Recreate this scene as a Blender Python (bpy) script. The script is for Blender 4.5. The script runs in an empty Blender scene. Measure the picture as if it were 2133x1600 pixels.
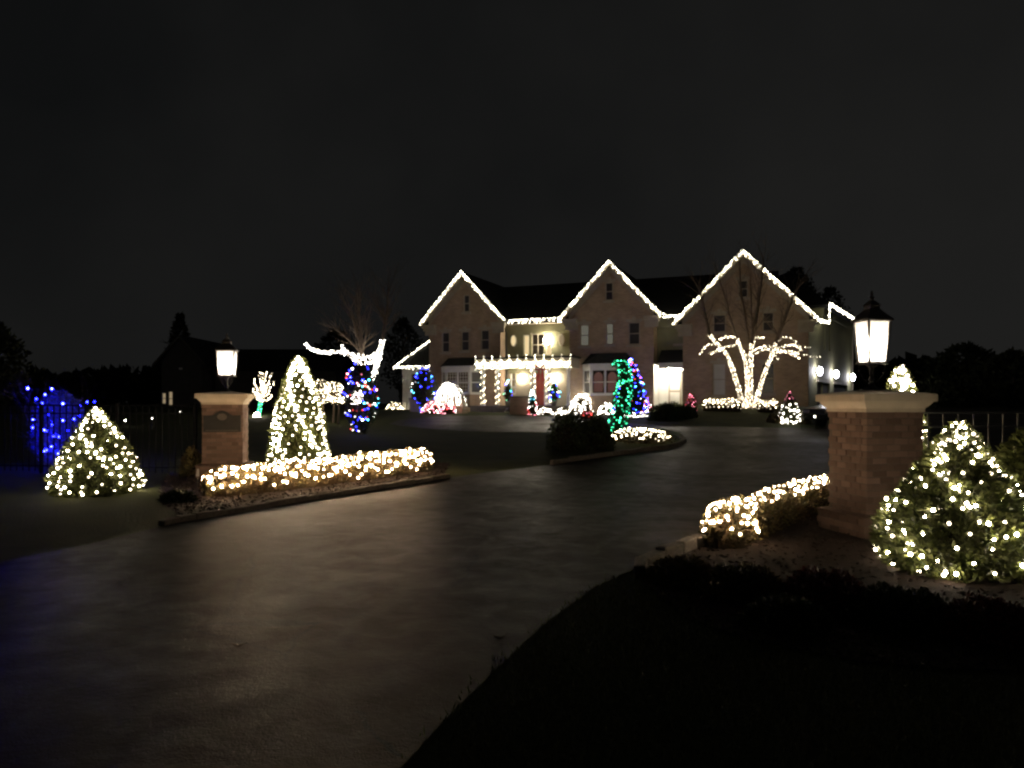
import bpy, bmesh, math, random
import numpy as np
from mathutils import Vector, Matrix, noise

R = math.radians
SC = bpy.context.scene
COL = SC.collection

# ------------------------------------------------------------------ camera, sky, exposure
CAM_H = 1.6
FPX = 1600.0          # focal length in pixels of the 2133 px wide photograph
U0, V0 = 1066.5, 840.0
cam_data = bpy.data.cameras.new("camera")
cam_data.sensor_width = 36.0
cam_data.lens = 36.0 * FPX / 2133.0
cam_data.shift_y = (V0 - 800.0) / 2133.0
cam_data.clip_end = 1200.0
cam = bpy.data.objects.new("camera", cam_data)
cam.location = (0, 0, CAM_H)
cam.rotation_euler = (R(90), 0, 0)
COL.objects.link(cam)
SC.camera = cam

world = bpy.data.worlds.new("World")
SC.world = world
world.use_nodes = True
wn, wl = world.node_tree.nodes, world.node_tree.links
wn.clear()
w_out = wn.new("ShaderNodeOutputWorld")
w_bg = wn.new("ShaderNodeBackground")
sky = wn.new("ShaderNodeTexSky")
sky.sky_type = 'NISHITA'
sky.sun_disc = False
sky.sun_elevation = R(1.0)
sky.sun_rotation = R(180)
bw = wn.new("ShaderNodeHueSaturation")
bw.inputs['Saturation'].default_value = 0.04
bw.inputs['Value'].default_value = 0.03
wl.new(sky.outputs[0], bw.inputs['Color'])
cl = wn.new("ShaderNodeTexNoise")              # thin overcast lit by the town
cl.inputs['Scale'].default_value = 2.4
cl.inputs['Detail'].default_value = 4
tc = wn.new("ShaderNodeTexCoord")
wl.new(tc.outputs['Generated'], cl.inputs['Vector'])
cr = wn.new("ShaderNodeValToRGB")
cr.color_ramp.elements[0].position = 0.2
cr.color_ramp.elements[0].color = (0.055, 0.059, 0.061, 1)
cr.color_ramp.elements[1].position = 0.8
cr.color_ramp.elements[1].color = (0.158, 0.156, 0.148, 1)
sp = wn.new("ShaderNodeSeparateXYZ")
wl.new(tc.outputs['Generated'], sp.inputs[0])
def wmath(op, a, b=None, c=None):
    m_ = wn.new("ShaderNodeMath"); m_.operation = op
    for i_, x_ in enumerate((a, b, c)):
        if x_ is None: continue
        if hasattr(x_, 'is_output'): wl.new(x_, m_.inputs[i_])
        else: m_.inputs[i_].default_value = x_
    return m_.outputs[0]
side_ = wmath('MULTIPLY_ADD', sp.outputs['X'], 0.42, 0.03)      # the town lies to the right
high_ = wmath('MULTIPLY_ADD', wmath('ABSOLUTE', sp.outputs['Z']), -0.55, 0.12)
wl.new(wmath('ADD', wmath('ADD', cl.outputs['Fac'], side_), high_), cr.inputs['Fac'])
mx = wn.new("ShaderNodeMixRGB")
mx.inputs['Fac'].default_value = 0.25
wl.new(cr.outputs['Color'], mx.inputs['Color1'])
wl.new(bw.outputs['Color'], mx.inputs['Color2'])
wl.new(mx.outputs['Color'], w_bg.inputs['Color'])
w_bg.inputs['Strength'].default_value = 0.095
wl.new(w_bg.outputs[0], w_out.inputs[0])

SC.view_settings.view_transform = 'Standard'
SC.view_settings.look = 'None'
SC.view_settings.exposure = 0.0
SC.view_settings.gamma = 1.0
SC.view_settings.use_curve_mapping = False
SC.render.engine = 'CYCLES'
SC.cycles.use_denoising = True
SC.cycles.use_light_tree = True
SC.cycles.max_bounces = 5
SC.cycles.diffuse_bounces = 3
SC.cycles.sample_clamp_indirect = 3.0
SC.cycles.caustics_reflective = False
SC.cycles.caustics_refractive = False
SC.cycles.pixel_filter_type = 'BLACKMAN_HARRIS'
SC.cycles.filter_width = 2.4

# ------------------------------------------------------------------ terrain and picture geometry

def smooth(a, b, x):
    t = min(1.0, max(0.0, (x - a) / (b - a)))
    return t * t * (3 - 2 * t)

def zt(x, y):
    t = min(y, 48.0) - 14.0
    if t < -4: z = 0.0
    elif t < 4: z = 0.035 * (t + 4) ** 2 / 16
    else: z = 0.035 * t
    berm = 0.5 * smooth(31.3, 37.5, y) * smooth(6.5, 10.0, x) * (1 - smooth(16.0, 18.5, x)) * (1 - smooth(48, 60, y))
    return z + berm

def P(u, v, Y):
    return Vector(((u - U0) / FPX * Y, Y, CAM_H - (v - V0) / FPX * Y))

def G(u, v, dz=0.0):
    """ground point seen at pixel (u, v)"""
    lo, hi = 1.5, 70.0
    f = lambda Y: CAM_H - (v - V0) / FPX * Y - zt((u - U0) / FPX * Y, Y)
    y = lo
    while y < hi and f(y) > 0: y += 0.25
    a, b = y - 0.25, y
    for _ in range(30):
        m = (a + b) / 2
        if f(m) > 0: a = m
        else: b = m
    x = (u - U0) / FPX * b
    return Vector((x, b, zt(x, b) + dz))

# ------------------------------------------------------------------ mesh helpers

class MB:
    def __init__(s):
        s.v, s.f = [], []
    def add(s, vs, fs):
        o = len(s.v)
        s.v += [tuple(p) for p in vs]
        s.f += [tuple(i + o for i in f) for f in fs]
        return s
    def quad(s, a, b, c, d): return s.add([a, b, c, d], [(0, 1, 2, 3)])
    def box(s, x0, x1, y0, y1, z0, z1):
        return s.add([(x0, y0, z0), (x1, y0, z0), (x1, y1, z0), (x0, y1, z0), (x0, y0, z1), (x1, y0, z1), (x1, y1, z1), (x0, y1, z1)],
                     [(0, 3, 2, 1), (4, 5, 6, 7), (0, 1, 5, 4), (1, 2, 6, 5), (2, 3, 7, 6), (3, 0, 4, 7)])
    def prism(s, poly, axis, a, b):
        """extrude a polygon; axis 'y': (x,z) points, axis 'z': (x,y), axis 'x': (y,z)"""
        n = len(poly)
        def q(p, t):
            return {'y': (p[0], t, p[1]), 'z': (p[0], p[1], t), 'x': (t, p[0], p[1])}[axis]
        vs = [q(p, a) for p in poly] + [q(p, b) for p in poly]
        fs = [tuple(range(n)), tuple(range(2 * n - 1, n - 1, -1))]
        fs += [(i, i + n, (i + 1) % n + n, (i + 1) % n) for i in range(n)]
        return s.add(vs, fs)
    def tube(s, pts, radii, n=6, cap=True):
        pts = [Vector(p) for p in pts]
        if not hasattr(radii, '__len__'): radii = [radii] * len(pts)
        vs, fs = [], []
        ref = Vector((0.31, 0.17, 0.93))
        for i, p in enumerate(pts):
            d = (pts[min(i + 1, len(pts) - 1)] - pts[max(i - 1, 0)])
            d = d.normalized() if d.length > 1e-9 else Vector((0, 0, 1))
            a = d.cross(ref)
            if a.length < 0.05: a = d.cross(Vector((1, 0, 0)))
            a.normalize(); b = d.cross(a)
            for k in range(n):
                t = 2 * math.pi * k / n
                vs.append(p + (a * math.cos(t) + b * math.sin(t)) * radii[i])
        for i in range(len(pts) - 1):
            for k in range(n):
                k2 = (k + 1) % n
                fs.append((i * n + k, i * n + k2, (i + 1) * n + k2, (i + 1) * n + k))
        if cap:
            fs.append(tuple(range(n - 1, -1, -1)))
            fs.append(tuple((len(pts) - 1) * n + k for k in range(n)))
        return s.add(vs, fs)
    def squares(s, prof, close=True):
        """stack of square rings: (half side, z)"""
        vs, fs = [], []
        for h, z in prof: vs += [(-h, -h, z), (h, -h, z), (h, h, z), (-h, h, z)]
        for i in range(len(prof) - 1):
            for k in range(4):
                k2 = (k + 1) % 4
                fs.append((i * 4 + k, i * 4 + k2, i * 4 + 4 + k2, i * 4 + 4 + k))
        fs.append((3, 2, 1, 0)); n = len(prof) * 4
        fs.append((n - 4, n - 3, n - 2, n - 1))
        return s.add(vs, fs)
    def lathe(s, prof, n=16, c=(0, 0, 0)):
        vs, fs = [], []
        for r, z in prof:
            for k in range(n):
                t = 2 * math.pi * k / n
                vs.append((c[0] + r * math.cos(t), c[1] + r * math.sin(t), c[2] + z))
        for i in range(len(prof) - 1):
            for k in range(n):
                k2 = (k + 1) % n
                fs.append((i * n + k, i * n + k2, i * n + n + k2, i * n + n + k))
        fs.append(tuple(range(n - 1, -1, -1)))
        fs.append(tuple((len(prof) - 1) * n + k for k in range(n)))
        return s.add(vs, fs)
    def mesh(s, name, mat, smooth_=False):
        me = bpy.data.meshes.new(name)
        me.from_pydata(s.v, [], s.f)
        if mat: me.materials.append(mat)
        if smooth_: me.polygons.foreach_set('use_smooth', [True] * len(me.polygons))
        me.update()
        return me
    def build(s, name, mat, parent=None, smooth_=False, loc=None):
        return link(name, s.mesh(name, mat, smooth_), parent, loc)

def link(name, me, parent=None, loc=None):
    o = bpy.data.objects.new(name, me)
    COL.objects.link(o)
    if parent is not None: o.parent = parent
    if loc is not None: o.location = loc
    return o

def tag(o, label=None, cat=None, group=None, kind=None):
    if label: o['label'] = label
    if cat: o['category'] = cat
    if group: o['group'] = group
    if kind: o['kind'] = kind
    return o

def thing(name, loc, label, cat, group=None, rot=0.0):
    o = bpy.data.objects.new(name, None)
    o.empty_display_size = 0.2
    COL.objects.link(o)
    o.location = loc
    o.rotation_euler = (0, 0, rot)
    return tag(o, label, cat, group)

def np_mesh(name, verts, nper, mat, smooth_=False, faces=None):
    """verts (N,k,3): N pieces of k verts, each piece one polygon, or faces for all pieces"""
    me = bpy.data.meshes.new(name)
    N, k = verts.shape[:2]
    if faces is None: faces = np.arange(k).reshape(1, k)
    faces = np.asarray(faces)
    m, fk = faces.shape
    me.vertices.add(N * k)
    me.vertices.foreach_set('co', verts.reshape(-1).astype(np.float32))
    idx = (faces[None] + (np.arange(N) * k)[:, None, None]).reshape(-1)
    me.loops.add(len(idx))
    me.loops.foreach_set('vertex_index', idx.astype(np.int32))
    me.polygons.add(N * m)
    me.polygons.foreach_set('loop_start', (np.arange(N * m) * fk).astype(np.int32))
    if smooth_: me.polygons.foreach_set('use_smooth', np.ones(N * m, dtype=bool))
    if mat: me.materials.append(mat)
    me.update(calc_edges=True)
    me.validate()
    return me

# ------------------------------------------------------------------ materials

def nt(name):
    m = bpy.data.materials.new(name)
    m.use_nodes = True
    return m, m.node_tree.nodes, m.node_tree.links, m.node_tree.nodes['Principled BSDF']

def mat(name, c1, c2=None, scale=4.0, rough=0.8, bump=0.0, bscale=40.0, spec=0.3, metal=0.0, per_object=0.0, detail=6, island=0.0):
    m, n, l, b = nt(name)
    b.inputs['Roughness'].default_value = rough
    b.inputs['Metallic'].default_value = metal
    b.inputs['Specular IOR Level'].default_value = spec
    tcn = n.new('ShaderNodeTexCoord')
    c2 = c2 or tuple(x * 0.75 for x in c1)
    nz = n.new('ShaderNodeTexNoise')
    nz.inputs['Scale'].default_value = scale
    nz.inputs['Detail'].default_value = detail
    l.new(tcn.outputs['Object'], nz.inputs['Vector'])
    rp = n.new('ShaderNodeMapRange')
    rp.inputs['From Min'].default_value = 0.3
    rp.inputs['From Max'].default_value = 0.7
    l.new(nz.outputs['Fac'], rp.inputs['Value'])
    mixn = n.new('ShaderNodeMixRGB')
    mixn.inputs['Color1'].default_value = (*c1, 1)
    mixn.inputs['Color2'].default_value = (*c2, 1)
    l.new(rp.outputs[0], mixn.inputs['Fac'])
    col = mixn.outputs[0]
    for kind, amt in (('o', per_object), ('i', island)):
        if amt <= 0: continue
        src = n.new('ShaderNodeObjectInfo').outputs['Random'] if kind == 'o' else n.new('ShaderNodeNewGeometry').outputs['Random Per Island']
        hs = n.new('ShaderNodeHueSaturation')
        mr = n.new('ShaderNodeMapRange')
        mr.inputs['To Min'].default_value = 1 - amt
        mr.inputs['To Max'].default_value = 1 + amt
        l.new(src, mr.inputs['Value'])
        l.new(mr.outputs[0], hs.inputs['Value'])
        l.new(col, hs.inputs['Color'])
        col = hs.outputs[0]
    l.new(col, b.inputs['Base Color'])
    if bump > 0:
        nb = n.new('ShaderNodeTexNoise')
        nb.inputs['Scale'].default_value = bscale
        nb.inputs['Detail'].default_value = 8
        l.new(tcn.outputs['Object'], nb.inputs['Vector'])
        bp = n.new('ShaderNodeBump')
        bp.inputs['Strength'].default_value = bump
        bp.inputs['Distance'].default_value = 0.02
        l.new(nb.outputs['Fac'], bp.inputs['Height'])
        l.new(bp.outputs[0], b.inputs['Normal'])
    return m

def bulb(name, color, strength):
    """bulbs of one string differ: some face the viewer side of the twig, some are weak"""
    m = emit(name, color, strength)
    n, l = m.node_tree.nodes, m.node_tree.links
    e = next(x for x in n if x.type == 'EMISSION')
    a = n.new('ShaderNodeMath'); a.operation = 'ADD'
    l.new(n.new('ShaderNodeObjectInfo').outputs['Random'], a.inputs[0])
    l.new(n.new('ShaderNodeNewGeometry').outputs['Random Per Island'], a.inputs[1])
    f = n.new('ShaderNodeMath'); f.operation = 'FRACT'; l.new(a.outputs[0], f.inputs[0])
    p = n.new('ShaderNodeMath'); p.operation = 'POWER'; p.inputs[1].default_value = 2.2; l.new(f.outputs[0], p.inputs[0])
    q = n.new('ShaderNodeMath'); q.operation = 'MULTIPLY_ADD'; q.inputs[1].default_value = 2.1 * strength; q.inputs[2].default_value = 0.14 * strength
    l.new(p.outputs[0], q.inputs[0]); l.new(q.outputs[0], e.inputs['Strength'])
    return m

def emit(name, color, strength):
    m = bpy.data.materials.new(name)
    m.use_nodes = True
    n, l = m.node_tree.nodes, m.node_tree.links
    n.clear()
    o = n.new('ShaderNodeOutputMaterial'); e = n.new('ShaderNodeEmission')
    e.inputs['Color'].default_value = (*color, 1)
    e.inputs['Strength'].default_value = strength
    l.new(e.outputs[0], o.inputs[0])
    return m

def wall_brick(name, side, c1, c2, mortar):
    m, n, l, b = nt(name)
    tcn = n.new('ShaderNodeTexCoord'); sep = n.new('ShaderNodeSeparateXYZ'); com = n.new('ShaderNodeCombineXYZ')
    l.new(tcn.outputs['Object'], sep.inputs[0])
    l.new(sep.outputs['Y' if side else 'X'], com.inputs['X'])
    l.new(sep.outputs['Z'], com.inputs['Y'])
    br = n.new('ShaderNodeTexBrick')
    br.inputs['Color1'].default_value = (*c1, 1)
    br.inputs['Color2'].default_value = (*c2, 1)
    br.inputs['Mortar'].default_value = (*mortar, 1)
    br.inputs['Scale'].default_value = 1.0
    br.inputs['Brick Width'].default_value = 0.22
    br.inputs['Row Height'].default_value = 0.078
    br.inputs['Mortar Size'].default_value = 0.009
    l.new(com.outputs[0], br.inputs['Vector'])
    nz = n.new('ShaderNodeTexNoise'); nz.inputs['Scale'].default_value = 1.3; nz.inputs['Detail'].default_value = 6
    l.new(tcn.outputs['Object'], nz.inputs['Vector'])
    hs = n.new('ShaderNodeHueSaturation')
    mr = n.new('ShaderNodeMapRange'); mr.inputs['To Min'].default_value = 0.65; mr.inputs['To Max'].default_value = 1.35
    l.new(nz.outputs['Fac'], mr.inputs['Value']); l.new(mr.outputs[0], hs.inputs['Value'])
    l.new(br.outputs['Color'], hs.inputs['Color']); l.new(hs.outputs[0], b.inputs['Base Color'])
    bp = n.new('ShaderNodeBump'); bp.inputs['Strength'].default_value = 0.5; bp.inputs['Distance'].default_value = 0.012; bp.invert = True
    l.new(br.outputs['Fac'], bp.inputs['Height']); l.new(bp.outputs[0], b.inputs['Normal'])
    b.inputs['Roughness'].default_value = 0.9
    b.inputs['Specular IOR Level'].default_value = 0.2
    return m

def concrete():
    m, n, l, b = nt("driveway_concrete")
    tcn = n.new('ShaderNodeTexCoord')
    def noise_(s, d=6, dist=0.0):
        x = n.new('ShaderNodeTexNoise'); x.inputs['Scale'].default_value = s; x.inputs['Detail'].default_value = d
        x.inputs['Distortion'].default_value = dist
        l.new(tcn.outputs['Object'], x.inputs['Vector']); return x
    big, mid, fine = noise_(0.35, 5, 0.6), noise_(3.2, 10, 0.5), noise_(90, 5)
    grit = noise_(26, 6)
    r1 = n.new('ShaderNodeValToRGB')
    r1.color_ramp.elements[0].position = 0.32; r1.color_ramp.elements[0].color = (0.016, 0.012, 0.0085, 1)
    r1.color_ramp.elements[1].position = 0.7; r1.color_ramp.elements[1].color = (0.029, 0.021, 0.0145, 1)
    addn = n.new('ShaderNodeMath'); addn.operation = 'MULTIPLY_ADD'; addn.inputs[1].default_value = 0.55
    l.new(mid.outputs['Fac'], addn.inputs[0])
    sc = n.new('ShaderNodeMath'); sc.operation = 'MULTIPLY'; sc.inputs[1].default_value = 0.45
    l.new(big.outputs['Fac'], sc.inputs[0]); l.new(sc.outputs[0], addn.inputs[2])
    l.new(addn.outputs[0], r1.inputs['Fac'])
    # hairline cracks: thin borders of a warped voronoi, only where a large noise allows them
    wv = n.new('ShaderNodeVectorMath'); wv.operation = 'MULTIPLY_ADD'
    wn_ = noise_(1.1, 8); l.new(wn_.outputs['Color'], wv.inputs[0]); wv.inputs[1].default_value = (0.5, 0.5, 0)
    l.new(tcn.outputs['Object'], wv.inputs[2])
    vo = n.new('ShaderNodeTexVoronoi'); vo.feature = 'DISTANCE_TO_EDGE'; vo.inputs['Scale'].default_value = 0.27
    l.new(wv.outputs[0], vo.inputs['Vector'])
    lt = n.new('ShaderNodeMath'); lt.operation = 'LESS_THAN'; lt.inputs[1].default_value = 0.0032
    l.new(vo.outputs['Distance'], lt.inputs[0])
    gate = n.new('ShaderNodeMath'); gate.operation = 'GREATER_THAN'; gate.inputs[1].default_value = 0.49
    l.new(noise_(0.5, 2).outputs['Fac'], gate.inputs[0])
    ck = n.new('ShaderNodeMath'); ck.operation = 'MULTIPLY'
    l.new(lt.outputs[0], ck.inputs[0]); l.new(gate.outputs[0], ck.inputs[1])
    mixn = n.new('ShaderNodeMixRGB'); mixn.inputs['Color2'].default_value = (0.012, 0.011, 0.010, 1)
    l.new(ck.outputs[0], mixn.inputs['Fac']); l.new(r1.outputs[0], mixn.inputs['Color1'])
    l.new(mixn.outputs[0], b.inputs['Base Color'])
    rr = n.new('ShaderNodeMapRange'); rr.inputs['From Min'].default_value = 0.36; rr.inputs['From Max'].default_value = 0.62
    rr.inputs['To Min'].default_value = 0.42; rr.inputs['To Max'].default_value = 0.57
    wet = n.new('ShaderNodeMath'); wet.operation = 'MULTIPLY_ADD'; wet.inputs[1].default_value = 0.55
    wet2 = n.new('ShaderNodeMath'); wet2.operation = 'MULTIPLY'; wet2.inputs[1].default_value = 0.45
    l.new(noise_(3.0, 12, 0.9).outputs['Fac'], wet2.inputs[0]); l.new(big.outputs['Fac'], wet.inputs[0]); l.new(wet2.outputs[0], wet.inputs[2])
    sl = n.new('ShaderNodeMapRange'); sl.inputs['From Min'].default_value = 0.36; sl.inputs['From Max'].default_value = 0.62
    sl.inputs['To Min'].default_value = 0.05; sl.inputs['To Max'].default_value = 0.025
    l.new(wet.outputs[0], sl.inputs['Value']); l.new(sl.outputs[0], b.inputs['Specular IOR Level'])
    l.new(wet.outputs[0], rr.inputs['Value']); l.new(rr.outputs[0], b.inputs['Roughness'])
    b.inputs['Specular IOR Level'].default_value = 0.5
    hsum = n.new('ShaderNodeMath'); hsum.operation = 'MULTIPLY_ADD'; hsum.inputs[1].default_value = 0.6
    gsum = n.new('ShaderNodeMath'); gsum.operation = 'MULTIPLY_ADD'; gsum.inputs[1].default_value = 0.5
    l.new(grit.outputs['Fac'], gsum.inputs[0]); l.new(mid.outputs['Fac'], gsum.inputs[2])
    l.new(fine.outputs['Fac'], hsum.inputs[0]); l.new(gsum.outputs[0], hsum.inputs[2])
    bp = n.new('ShaderNodeBump'); bp.inputs['Strength'].default_value = 0.5; bp.inputs['Distance'].default_value = 0.022
    l.new(hsum.outputs[0], bp.inputs['Height']); l.new(bp.outputs[0], b.inputs['Normal'])
    return m

M = {}
M['brick_f'] = wall_brick("house_brick_front", False, (0.45, 0.31, 0.20), (0.33, 0.225, 0.148), (0.43, 0.36, 0.26))
M['brick_s'] = wall_brick("house_brick_side", True, (0.45, 0.31, 0.20), (0.33, 0.225, 0.148), (0.43, 0.36, 0.26))
M['siding'] = mat("olive_siding", (0.27, 0.26, 0.15), (0.22, 0.21, 0.12), 1.5, 0.75)
M['trim'] = mat("cream_trim", (0.44, 0.38, 0.28), (0.37, 0.32, 0.24), 3, 0.6, 0.1)
M['white'] = mat("white_paint", (0.78, 0.76, 0.70), (0.7, 0.68, 0.62), 3, 0.55)
M['roof'] = mat("dark_shingle", (0.035, 0.034, 0.032), (0.018, 0.018, 0.017), 9, 0.9, 0.5, 30, 0.2)
M['glass_dark'] = mat("dark_window_glass", (0.085, 0.078, 0.075), (0.06, 0.055, 0.055), 1, 0.2, spec=0.5)
M['blind_lit'] = emit("backlit_blind", (1.0, 0.95, 0.76), 0.115)
M['blind'] = mat("drawn_blind", (0.6, 0.59, 0.54), (0.52, 0.51, 0.46), 2, 0.6)
M['lit_win'] = emit("lit_window_pane", (1.0, 0.78, 0.42), 0.85)
M['dim_win'] = emit("dim_window_pane", (1.0, 0.76, 0.45), 0.28)
M['curtain'] = emit("lit_red_curtain", (0.85, 0.42, 0.34), 0.10)
M['backroom'] = emit("dark_room_pane", (0.6, 0.4, 0.3), 0.012)
M['room'] = emit("dim_room_pane", (0.9, 0.68, 0.42), 0.045)
M['gutter'] = mat("dark_gutter", (0.05, 0.045, 0.035), (0.04, 0.035, 0.03), 4, 0.5)
M['door_red'] = mat("red_door", (0.40, 0.085, 0.06), (0.33, 0.07, 0.05), 4, 0.4)
M['bow'] = mat("red_ribbon", (0.5, 0.03, 0.03), (0.38, 0.02, 0.02), 8, 0.5)
M['garage'] = mat("garage_door", (0.07, 0.06, 0.055), (0.055, 0.05, 0.045), 3, 0.6)
M['stone'] = mat("grey_stone", (0.22, 0.2, 0.17), (0.15, 0.135, 0.12), 3, 0.85, 0.3)
M['pbrick'] = mat("pillar_brick", (0.185, 0.116, 0.086), (0.13, 0.083, 0.064), 14, 0.88, 0.5, 60, 0.25, per_object=0.32)
M['mortar'] = mat("mortar", (0.15, 0.112, 0.085), (0.11, 0.082, 0.062), 20, 0.95, 0.4, 90)
M['cap'] = mat("cast_stone", (0.52, 0.44, 0.33), (0.42, 0.35, 0.26), 5, 0.75, 0.25, 60)
M['iron'] = mat("black_iron", (0.022, 0.02, 0.018), (0.03, 0.026, 0.023), 10, 0.45, 0.1, spec=0.5)
M['fence'] = mat("fence_iron", (0.09, 0.088, 0.085), (0.06, 0.06, 0.058), 10, 0.45, spec=0.5)
M['fence_dim'] = mat("shaded_fence_iron", (0.012, 0.012, 0.013), (0.009, 0.009, 0.009), 10, 0.85, spec=0.08)  # same iron, base colour darkened to stand for dimmer light on the left
M['blueleaf'] = mat("pale_leaf", (0.10, 0.12, 0.12), (0.11, 0.12, 0.11), 5, 0.6, spec=0.3, island=0.4)
M['plaque'] = mat("bronze_plaque", (0.035, 0.032, 0.028), (0.028, 0.025, 0.022), 10, 0.45, 0.1, metal=0.3)
M['emblem'] = mat("worn_emblem", (0.12, 0.10, 0.08), (0.09, 0.075, 0.06), 10, 0.5)
M['lawn'] = mat("lawn_soil", (0.035, 0.042, 0.014), (0.055, 0.058, 0.02), 1.2, 0.95, 0.9, 25, 0.1)
M['grass'] = mat("grass_blade", (0.09, 0.11, 0.035), (0.115, 0.115, 0.045), 2, 0.7, spec=0.2, island=0.35)
M['mulch'] = mat("bark_mulch", (0.034, 0.021, 0.015), (0.018, 0.012, 0.009), 9, 0.95, 1.0, 35, 0.1)
M['chip'] = mat("bark_chip", (0.036, 0.023, 0.016), (0.02, 0.013, 0.010), 4, 0.9, island=0.5)
M['drive'] = concrete()
M['curbst'] = mat("curb_stone", (0.20, 0.17, 0.135), (0.10, 0.085, 0.07), 7, 0.85, 0.6, 30, per_object=0.25)
M['conifer'] = mat("conifer_leaf", (0.085, 0.105, 0.026), (0.115, 0.12, 0.035), 6, 0.6, spec=0.25, island=0.45)
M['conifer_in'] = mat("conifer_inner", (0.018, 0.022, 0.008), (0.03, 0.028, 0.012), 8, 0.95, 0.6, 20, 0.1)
M['box'] = mat("boxwood_leaf", (0.09, 0.085, 0.025), (0.125, 0.08, 0.035), 5, 0.5, spec=0.3, island=0.5)
M['barb'] = mat("barberry_leaf", (0.16, 0.045, 0.035), (0.09, 0.05, 0.03), 5, 0.5, spec=0.3, island=0.5)
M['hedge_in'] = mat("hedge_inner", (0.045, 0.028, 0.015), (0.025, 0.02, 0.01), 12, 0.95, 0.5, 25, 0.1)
M['ever'] = mat("evergreen_leaf", (0.035, 0.05, 0.02), (0.05, 0.06, 0.022), 4, 0.6, spec=0.25, island=0.4)
M['far'] = mat("far_leaf", (0.03, 0.035, 0.018), (0.04, 0.042, 0.02), 1, 0.9, spec=0.05, island=0.4)
M['bark'] = mat("bark", (0.30, 0.23, 0.17), (0.19, 0.145, 0.105), 9, 0.9, 0.6, 30, 0.15)
M['wire'] = mat("light_wire", (0.02, 0.035, 0.015), None, 4, 0.5)
M['far_wall'] = mat("far_wall", (0.09, 0.085, 0.075), (0.07, 0.066, 0.06), 2, 0.9)
M['paint'] = mat("dark_car_paint", (0.012, 0.012, 0.014), (0.014, 0.014, 0.016), 2, 0.25, spec=0.6)
M['tyre'] = mat("tyre_rubber", (0.02, 0.02, 0.02), None, 8, 0.85)
M['rim'] = mat("wheel_rim", (0.35, 0.35, 0.36), None, 8, 0.3, metal=0.9)
M['tagw'] = mat("white_marker", (0.6, 0.6, 0.58), None, 8, 0.6)
M['deadleaf'] = mat("dead_leaf", (0.05, 0.035, 0.02), None, 20, 0.8)
WARM = (1.0, 0.84, 0.62)
M['b_warm'] = bulb("warm_bulb", WARM, 60.0)
M['b_eave'] = bulb("cool_white_bulb", (1.0, 0.93, 0.70), 28.0)
M['b_white'] = bulb("white_bulb", (1.0, 0.93, 0.80), 27.0)
M['b_hedge'] = bulb("hedge_bulb", (1.0, 0.69, 0.41), 250.0)
M['b_hedge2'] = bulb("right_hedge_bulb", (1.0, 0.74, 0.47), 120.0)
M['b_far'] = bulb("warm_far_bulb", (1.0, 0.84, 0.56), 25.0)
M['b_tree'] = bulb("tree_wrap_bulb", (1.0, 0.86, 0.60), 13.0)
M['b_blue2'] = bulb("strong_blue_bulb", (0.006, 0.007, 1.0), 420.0)
M['b_blue'] = bulb("blue_bulb", (0.022, 0.025, 1.0), 50.0)
M['b_green'] = bulb("green_bulb", (0.06, 1.0, 0.42), 10.0)
M['b_red'] = bulb("red_bulb", (1.0, 0.08, 0.06), 11.0)
M['b_pink'] = bulb("pink_bulb", (1.0, 0.25, 0.35), 13.0)
M['b_cyan'] = bulb("cyan_bulb", (0.1, 0.75, 1.0), 14.0)
M['pane'] = emit("lantern_pane", (1.0, 0.87, 0.68), 12.0)
M['flame'] = emit("lamp_bulb", (1.0, 0.88, 0.70), 150.0)
def frosted():
    m = bpy.data.materials.new("seeded_glass"); m.use_nodes = True
    n, l = m.node_tree.nodes, m.node_tree.links; n.clear()
    o = n.new('ShaderNodeOutputMaterial'); a = n.new('ShaderNodeBsdfTranslucent'); b = n.new('ShaderNodeBsdfTransparent'); x = n.new('ShaderNodeMixShader')
    a.inputs[0].default_value = (.92, .9, .86, 1); b.inputs[0].default_value = (.97, .96, .94, 1)
    tcn = n.new('ShaderNodeTexCoord'); nz = n.new('ShaderNodeTexNoise'); nz.inputs['Scale'].default_value = 14; nz.inputs['Detail'].default_value = 3
    mr = n.new('ShaderNodeMapRange'); mr.inputs['To Min'].default_value = .3; mr.inputs['To Max'].default_value = .6
    l.new(tcn.outputs['Object'], nz.inputs['Vector']); l.new(nz.outputs['Fac'], mr.inputs['Value']); l.new(mr.outputs[0], x.inputs[0])
    l.new(a.outputs[0], x.inputs[1]); l.new(b.outputs[0], x.inputs[2]); l.new(x.outputs[0], o.inputs[0])
    return m
M['pane'] = frosted()
M['sconce'] = emit("sconce_glass", (1.0, 0.88, 0.68), 130.0)
M['garlamp'] = emit("garage_lamp_glass", (0.95, 0.92, 1.0), 75.0)
M['porchlamp'] = emit("porch_lamp_glass", (1.0, 0.9, 0.72), 420.0)

# ------------------------------------------------------------------ light strings

def ico(sub):
    bm = bmesh.new()
    bmesh.ops.create_icosphere(bm, subdivisions=sub, radius=1.0)
    v = np.array([p.co[:] for p in bm.verts]); f = np.array([[q.index for q in g.verts] for g in bm.faces])
    bm.free()
    return v, f
ICO1, ICO2 = ico(1), ico(2)
_bulb_mesh = {}
BULB_K = 0.58        # the glass of a bulb is smaller than its glare

def bulb_mesh(m):
    if m.name not in _bulb_mesh:
        v, f = ICO2
        _bulb_mesh[m.name] = np_mesh("bulb_" + m.name, v[None], 42, m, True, f)
    return _bulb_mesh[m.name]

def joined_bulbs(name, pts, r, m, parent, off):
    pts = np.array([tuple(p) for p in pts]) - np.array(tuple(off))
    v, f = ICO1
    rr = np.array(r if hasattr(r, '__len__') else [r] * len(pts))
    vs = pts[:, None, :] + v[None] * rr[:, None, None]
    o = link(name, np_mesh(name, vs, len(v), m, True, f), parent)
    o['kind'] = 'stuff'
    return o

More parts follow.
